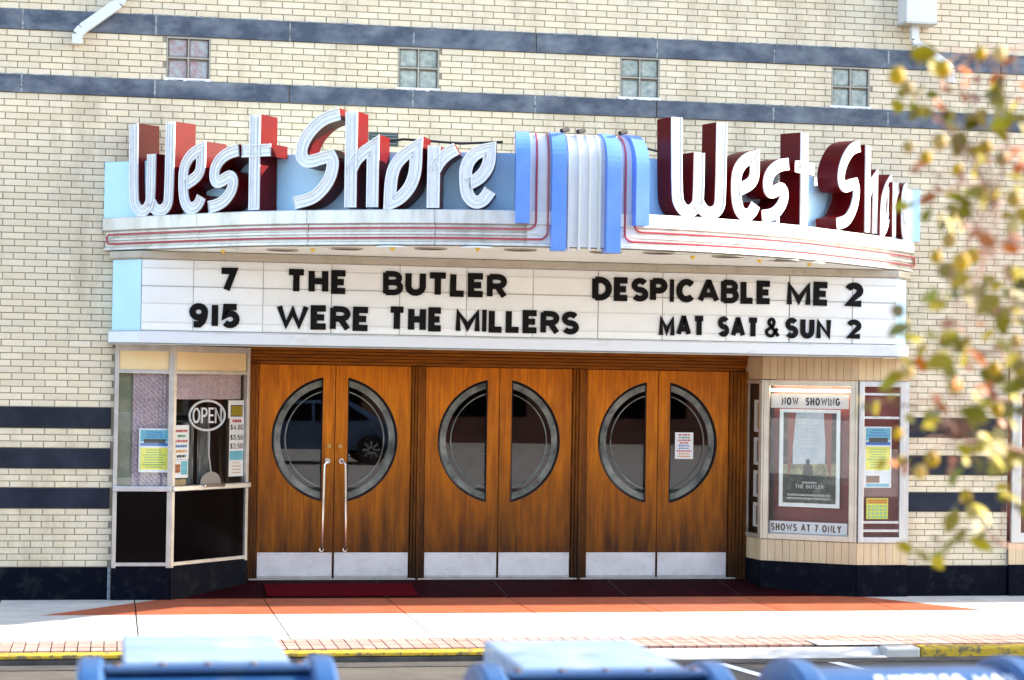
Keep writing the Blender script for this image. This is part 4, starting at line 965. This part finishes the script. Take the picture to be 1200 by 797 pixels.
# ---- downspouts
def rect_tube(mb, pts, w, d):
    for a, b in zip(pts, pts[1:]):
        a, b = Vector(a), Vector(b); t_ = (b-a).normalized(); n_ = Vector((t_.z, 0, -t_.x))
        v = [a-n_*w-t_*.0, a+n_*w, b+n_*w, b-n_*w]
        f = [(p.x, p.y-d, p.z) for p in v]; bk = [(p.x, p.y+d, p.z) for p in v]
        mb.quad(*f); mb.quad(*bk)
        for i in range(4): j = (i+1) % 4; mb.quad(f[i], f[j], bk[j], bk[i])
D = thing('downspout', 'white elbowed downspout at the top left of the brick wall', 'downspout')
mb = MB(); rect_tube(mb, [(-3.80, -.08, 8.9), (-3.80, -.08, 5.66), (-3.83, -.079, 5.60), (-4.16, -.08, 5.345), (-4.205, -.079, 5.29), (-4.205, -.08, 5.20)], .048, .04); mb.build('pipe', M['grey'], D)
bx('bracket', M['frame'], D, -3.86, -3.74, -.13, -.02, 5.95, 5.98)
D = thing('downspout', 'grey box with bent spout at the top right of the brick wall', 'downspout')
bx('collector_box', M['grey'], D, 3.925, 4.245, -.26, -.01, 5.77, 6.25, bevel=.006); bx('rim', M['frame'], D, 3.915, 4.255, -.27, -.005, 5.755, 5.775)
mb = MB(); rect_tube(mb, [(4.07, -.10, 5.76), (4.07, -.10, 5.62), (4.10, -.099, 5.575), (4.42, -.10, 5.38), (4.46, -.099, 5.33), (4.46, -.10, 5.2)], .038, .035); mb.build('pipe', M['grey'], D)

# ================================================================== MAILBOXES
GZ = .2
def mailbox(x, y, label, hood):
    P = thing('mailbox', label, 'mailbox', (x, y, GZ), 'blue mailboxes on the near pavement')
    R_, W_, zc_ = .29, .256, .974
    prof = [(-R_, .22)]+[(R_*math.cos(a), zc_+R_*math.sin(a)) for a in [math.pi*(1-i/18) for i in range(19)]]+[(R_, .22)]
    MB().prism(prof, -W_, W_, T=lambda a, b, c: (c, a, b)).build('body', M['mail'], P, smooth=True)
    for s in (-1, 1):
        pr = [(-R_-.022, .20)]+[((R_+.022)*math.cos(a), zc_+(R_+.022)*math.sin(a)) for a in [math.pi*(1-i/18) for i in range(19)]]+[(R_+.022, .20)]
        a, b = sorted((s*(W_-.03), s*(W_+.03)))
        MB().prism(pr, a, b, T=lambda p, q, c: (c, p, q)).build('end_rim', M['mail'], P, smooth=True, bevel=.012)
        for yy in (-.24, .24): bx('leg', M['mail'], P, s*.24-.02, s*.24+.02, yy-.02, yy+.02, 0, .22)
    if hood:
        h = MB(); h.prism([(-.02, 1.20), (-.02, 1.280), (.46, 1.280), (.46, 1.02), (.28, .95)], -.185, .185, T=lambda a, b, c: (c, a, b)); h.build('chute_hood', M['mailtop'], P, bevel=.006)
        h = MB(); h.box(-.225, .225, -.085, -.02, 1.262, 1.276); h.build('hood_flange', M['mail'], P, bevel=.004)
        for i in range(5): MB().tube([(-.2+i*.1, -.055, 1.274), (-.2+i*.1, -.055, 1.281)], .009, 8).build('bolt', flat('rusty_bolt', (.09, .05, .03)), P)
    else:
        a = math.radians(73)
        c = Vector((0, -(R_+.003)*math.cos(a), zc_+(R_+.003)*math.sin(a)))
        def T(u, d, z):
            an = a-z/R_; rr = R_+.002+d; return Vector((u, -rr*math.cos(a+z/R_), zc_+rr*math.sin(a+z/R_)))
        text('lettering', 'EXPRESS MAIL', -.10, .235, -.03, .012, T, 0, M['white'], P, th=.001, bold=.1)
    # collection flap seam and label plate on the front
    bx('pull_door', M['mail'], P, -.2, .2, -R_-.018, -R_+.0, .72, .98, bevel=.01)
    bx('pull_handle', M['chrome'], P, -.12, .12, -R_-.045, -R_-.018, .93, .95, bevel=.006)
    return P
def near_pt(px, d): return CAM+fw*d+rt*((px-600)/2450*d)
for px, lab, hd_ in ((249, 'blue mailbox with pale chute hood on top, leftmost of the three', True), (709, 'blue mailbox with a pale white-blue chute hood in the middle of the three', True), (1064, 'plain-topped blue mailbox marked EXPRESS MAIL, rightmost of the three', False)):
    p = near_pt(px, 4.72); mb_o = mailbox(p.x, p.y, lab, hd_)
    if not hd_: mb_o.scale.z = 1.017
# ================================================================== NEAR TREE
pts_b = [(1051, 89), (1063, 103), (1105, 81), (1149, 63), (1064, 172), (1085, 185), (1101, 166), (1121, 178), (1122, 199), (1112, 281), (1097, 301), (1126, 307), (1155, 173), (1174, 186), (1184, 319), (1188, 233), (1171, 63), (1064, 436), (1165, 432), (1119, 452), (1052, 508), (1078, 553), (1092, 538), (1148, 546), (1132, 582), (1140, 300), (1168, 480), (1190, 400)]
pts_g = [(1075, 75), (1073, 123), (1059, 124), (1090, 130), (1176, 100), (1181, 118), (1166, 216), (1133, 231), (1120, 256), (1078, 231), (1161, 226), (1120, 248), (1118, 331), (1138, 346), (1095, 366), (1166, 334), (1173, 381), (1053, 371), (1193, 256), (1093, 402), (1065, 434), (1191, 417), (1186, 145), (1166, 148), (1143, 178), (1100, 143), (1128, 143), (1046, 482), (1046, 452), (1098, 406), (1100, 486), (1102, 500), (1128, 408), (1144, 480), (1159, 504), (1193, 428), (1177, 448), (1140, 540), (1132, 597), (1108, 432), (1132, 620), (1104, 643), (1078, 647), (1173, 516), (1189, 532), (1193, 552), (1150, 520), (1197, 444), (1191, 480), (1165, 540), (1018, 466), (1198, 341), (1180, 351), (1150, 341), (1195, 380), (1040, 545), (1196, 600), (1183, 575)]
pts_o = [(1133, 95), (1120, 115), (1105, 110), (1146, 115), (1173, 78), (1191, 110), (1161, 186), (1151, 221), (1166, 276), (1143, 266), (1088, 228), (1163, 372), (1065, 201), (1095, 130), (1105, 120), (1173, 160), (1126, 382), (1136, 417), (1196, 206), (1120, 387), (1160, 460), (1181, 498), (1072, 420), (1092, 470), (1173, 412), (1108, 538), (1132, 436), (1054, 538), (1136, 424), (1149, 452), (1187, 95), (1140, 85), (1190, 170), (1126, 215), (1155, 300), (1185, 280)]
rnd = random.Random(5)
TRp = thing('tree', 'blurred tree with yellow-green and orange leaves hanging at the right edge near the camera', 'tree')
def tp(px, py, d): return CAM+fw*d+rt*((px-600)/2450*d)+up*((398.5-py)/2450*d)
trunk_b = tp(1430, 400, 4.6); trunk_b.z = GZ
tpts = [trunk_b, trunk_b+Vector((.02, .03, .8)), trunk_b+Vector((-.03, 0, 1.5)), trunk_b+Vector((.02, .02, 2.2)), trunk_b+Vector((0, 0, 2.9))]
MB().tube(tpts, .07, 10, r1=.025).build('trunk', M['bark'], TRp, smooth=True)
brs = []
for (py0, py1, zs) in ((60, 90, 2.4), (170, 190, 2.1), (240, 240, 2.0), (300, 300, 1.9), (360, 360, 1.7), (420, 430, 1.6), (470, 470, 1.5), (520, 560, 1.4), (640, 600, 1.2)):
    a = trunk_b+Vector((0, 0, zs)); e = tp(1150+rnd.uniform(-25, 25), py0, 3.75+rnd.uniform(-.15, .25)); pts = []
    for i in range(9):
        t_ = i/8; p = a.lerp(e, t_)+Vector((rnd.uniform(-.015, .015), rnd.uniform(-.015, .015), .12*math.sin(t_*math.pi)+rnd.uniform(-.01, .01))); pts.append(p)
    brs.append(pts); MB().tube(pts, .009, 6, r1=.002).build('branch', M['rosy'], TRp, smooth=True)
allb = [p for b in brs for p in b]
tw = MB()
def leafmesh(L, W_, mat):
    v = MB(); n = 4; L_, R_, C_ = [], [], []
    for i in range(n+1):
        t_ = i/n; w = W_*math.sin(math.pi*min(.97, t_*.93+.04))**.8; zz = -.25*L*t_*t_
        L_.append((-w, L*t_, zz+.15*w)); C_.append((0, L*t_, zz)); R_.append((w, L*t_, zz+.15*w))
    v.grid([L_, C_, R_]); return v
LM = [leafmesh(.054, .019, 0).build('leaf', M['leaf'], TRp, smooth=True), leafmesh(.039, .0155, 0).build('leaf', M['leaf'], TRp, smooth=True), leafmesh(.043, .0145, 0).build('leaf', M['leafo'], TRp, smooth=True)]
bm_ = bmesh.new(); bmesh.ops.create_icosphere(bm_, subdivisions=2, radius=.014); bme = bpy.data.meshes.new('bud'); bm_.to_mesh(bme); bm_.free(); bme.materials.append(M['bud'])
for p_ in bme.polygons: p_.use_smooth = True
used = set()
def put(src, c, sc=1.):
    i = LM.index(src)
    if i not in used: o = src; used.add(i)
    else: o = src.copy(); COL.objects.link(o)
    o.location = c; o.rotation_euler = (rnd.uniform(-1.2, 1.2), rnd.uniform(-1.2, 1.2), rnd.uniform(0, 6.28)); o.scale = (sc,)*3
def twig(c):
    q = min(allb, key=lambda b: (b-c).length); m = c.lerp(q, .5)+Vector((0, 0, .02)); tw.tube([c, m, q], .0009, 5, r1=.0016, caps=False)
for px, py in pts_b:
    c = tp(px, py, 3.75+rnd.uniform(-.25, .35)); o = bpy.data.objects.new('bud', bme); COL.objects.link(o); o.parent = TRp; o.location = c; s = rnd.uniform(.7, 1.1); o.scale = (s, s, s*1.15); twig(c)
for px, py in pts_g:
    c = tp(px, py, 3.75+rnd.uniform(-.3, .4)); twig(c)
    for k in range(3 if px < 1120 else 5): put(LM[rnd.randint(0, 1)], c+Vector((rnd.uniform(-.022, .022), rnd.uniform(-.03, .03), rnd.uniform(-.022, .022))), rnd.uniform(.6, 1.0))
for px, py in pts_o:
    c = tp(px, py, 3.75+rnd.uniform(-.3, .4)); twig(c)
    for k in range(2): put(LM[2], c+Vector((rnd.uniform(-.015, .015), rnd.uniform(-.03, .03), rnd.uniform(-.015, .015))), rnd.uniform(.4, .9))
tw.build('twig', M['rosy'], TRp)
far_l = MB()
for _ in range(700):
    c = tp(rnd.uniform(1230, 1900), rnd.uniform(-250, 620), 4.4+rnd.uniform(-.7, .9)); a = Vector((rnd.uniform(-1, 1), rnd.uniform(-1, 1), rnd.uniform(-1, 1))).normalized()*.02; b = a.orthogonal().normalized()*.01
    far_l.quad(c-a, c+b, c+a, c-b)
tag(far_l.build('leaf_mass', M['leaf'], TRp), kind='stuff')
# ================================================================== ACROSS THE STREET (seen in the glass)
CA = thing('parked_car', 'blue-grey car reflected in the round glass of the left doors', 'car', (.4, -24.6, GZ)); 
prof = [(-2.2, .35), (-2.25, .62), (-2.1, .80), (-1.15, .92), (-.55, 1.38), (.9, 1.42), (1.65, .98), (2.15, .93), (2.25, .6), (2.2, .32)]
def carbody(pr, y0, y1, nm, m, ins=0.):
    mb = MB(); a = [(x, y0, z) for x, z in pr]; b = [(x, y1, z) for x, z in pr]
    if ins:
        a = [(x, y0+ins*max(0, z-.9), z) for x, z in pr]; b = [(x, y1-ins*max(0, z-.9), z) for x, z in pr]
    mb.quad(*a); mb.quad(*reversed(b))
    for i in range(len(pr)): j = (i+1) % len(pr); mb.quad(a[i], a[j], b[j], b[i])
    return mb.build(nm, m, CA, bevel=.04)
carbody(prof, -.88, .88, 'body', M['carblue'], .25)
carbody([(-1.0, .95), (-.5, 1.32), (.1, 1.34), (.1, .95)], -.885, .885, 'side_window', M['blackglass'], .25)
carbody([(.16, .95), (.16, 1.34), (.85, 1.34), (1.4, .98)], -.885, .885, 'side_window', M['blackglass'], .25)
for x in (-1.35, 1.4):
    for y in (-.82, .82):
        w = MB().tube([(x, y-.11, .33), (x, y+.11, .33)], .33, 24).build('wheel', M['rubber'], CA, smooth=True)
        rm = MB()
        for k in range(8):
            a = k*math.pi/4; rm.box(0, .20, -.121, .121, -.02, .02, T=lambda u, v, z, a=a: Vector((x+u*math.cos(a)-z*math.sin(a), y+v, .33+u*math.sin(a)+z*math.cos(a))))
        rm.tube([(x+.205*math.cos(a), y, .33+.205*math.sin(a)) for a in [k*math.pi/10 for k in range(20)]], .03, 6, closed=True)
        rm.build('rim', M['alu'], w)
for y in (-.6, .6): MB().box(-2.27, -2.2, y-.15, y+.15, .62, .74).build('headlight', M['white'], CA)
carbody([(-2.3, .36), (-2.3, .5), (2.3, .5), (2.3, .36)], -.8, .8, 'bumper', M['rubber'])
OB = thing('brick_building', 'long dark red brick building across the street, reflected in the glass', 'building', (0, -40, 0))
bx('wall', M['redbrick'], OB, -26, 26, -6, 0, 0, 9); bx('roof', M['gutter'], OB, -26.3, 26.3, -6.3, .3, 9, 9.3)
for k in range(10):
    for z in (1.0, 5.2): bx('window', M['blackglass'], OB, -24+k*5, -21.5+k*5, .0, .04, z, z+2.4)

# unseen building added up the street and a street tree beyond the frame (they shade the pavement)
NB = thing('brick_building', 'plain brick building added out of view to the right for its shadow', 'building', (28, 6, 0))
def nb(*a, **k): return setp(bx(*a, **k), NB)
nb('wall', M['redbrick'], NB, 10.2, 48, .0, 12, -.1, 9.0); nb('roof', M['gutter'], NB, 10.2, 48, -.05, 12, 9.0, 9.12)
for k in range(7):
    for z in (1.0, 5.2): nb('window', M['blackglass'], NB, 12+k*5, 14.2+k*5, -.03, .0, z, z+2.2)
ST = thing('street_tree', 'leafy street tree by the kerb beyond the right edge', 'tree', (10.2, -4.5, 0)); rnd = random.Random(11)
MB().tube([(0, 0, -.1), (.03, .02, 1.2), (-.02, .03, 2.4), (.05, 0, 4.2)], .09, 10, r1=.03).build('trunk', M['bark'], ST, smooth=True)
for k in range(7):
    a = k*.9; MB().tube([(0, 0, 1.9+.2*k), (.6*math.cos(a), .6*math.sin(a), 2.4+.2*k), (1.3*math.cos(a), 1.2*math.sin(a), 2.7+.2*k)], .03, 6, r1=.008).build('branch', M['bark'], ST, smooth=True)
cr_ = MB()
for _ in range(3600):
    while True:
        p = Vector((rnd.uniform(-1, 1), rnd.uniform(-1, 1), rnd.uniform(-1, 1)))
        if p.length < 1: break
    q = Vector((p.x*1.9, p.y*1.0, 3.6+p.z*1.5)); a = Vector((rnd.uniform(-1, 1), rnd.uniform(-1, 1), rnd.uniform(-1, 1))).normalized()*.09; b = a.orthogonal().normalized()*.05
    cr_.quad(q-a, q+b, q+a, q-b)
tag(cr_.build('crown', M['leaf'], ST), kind='stuff')
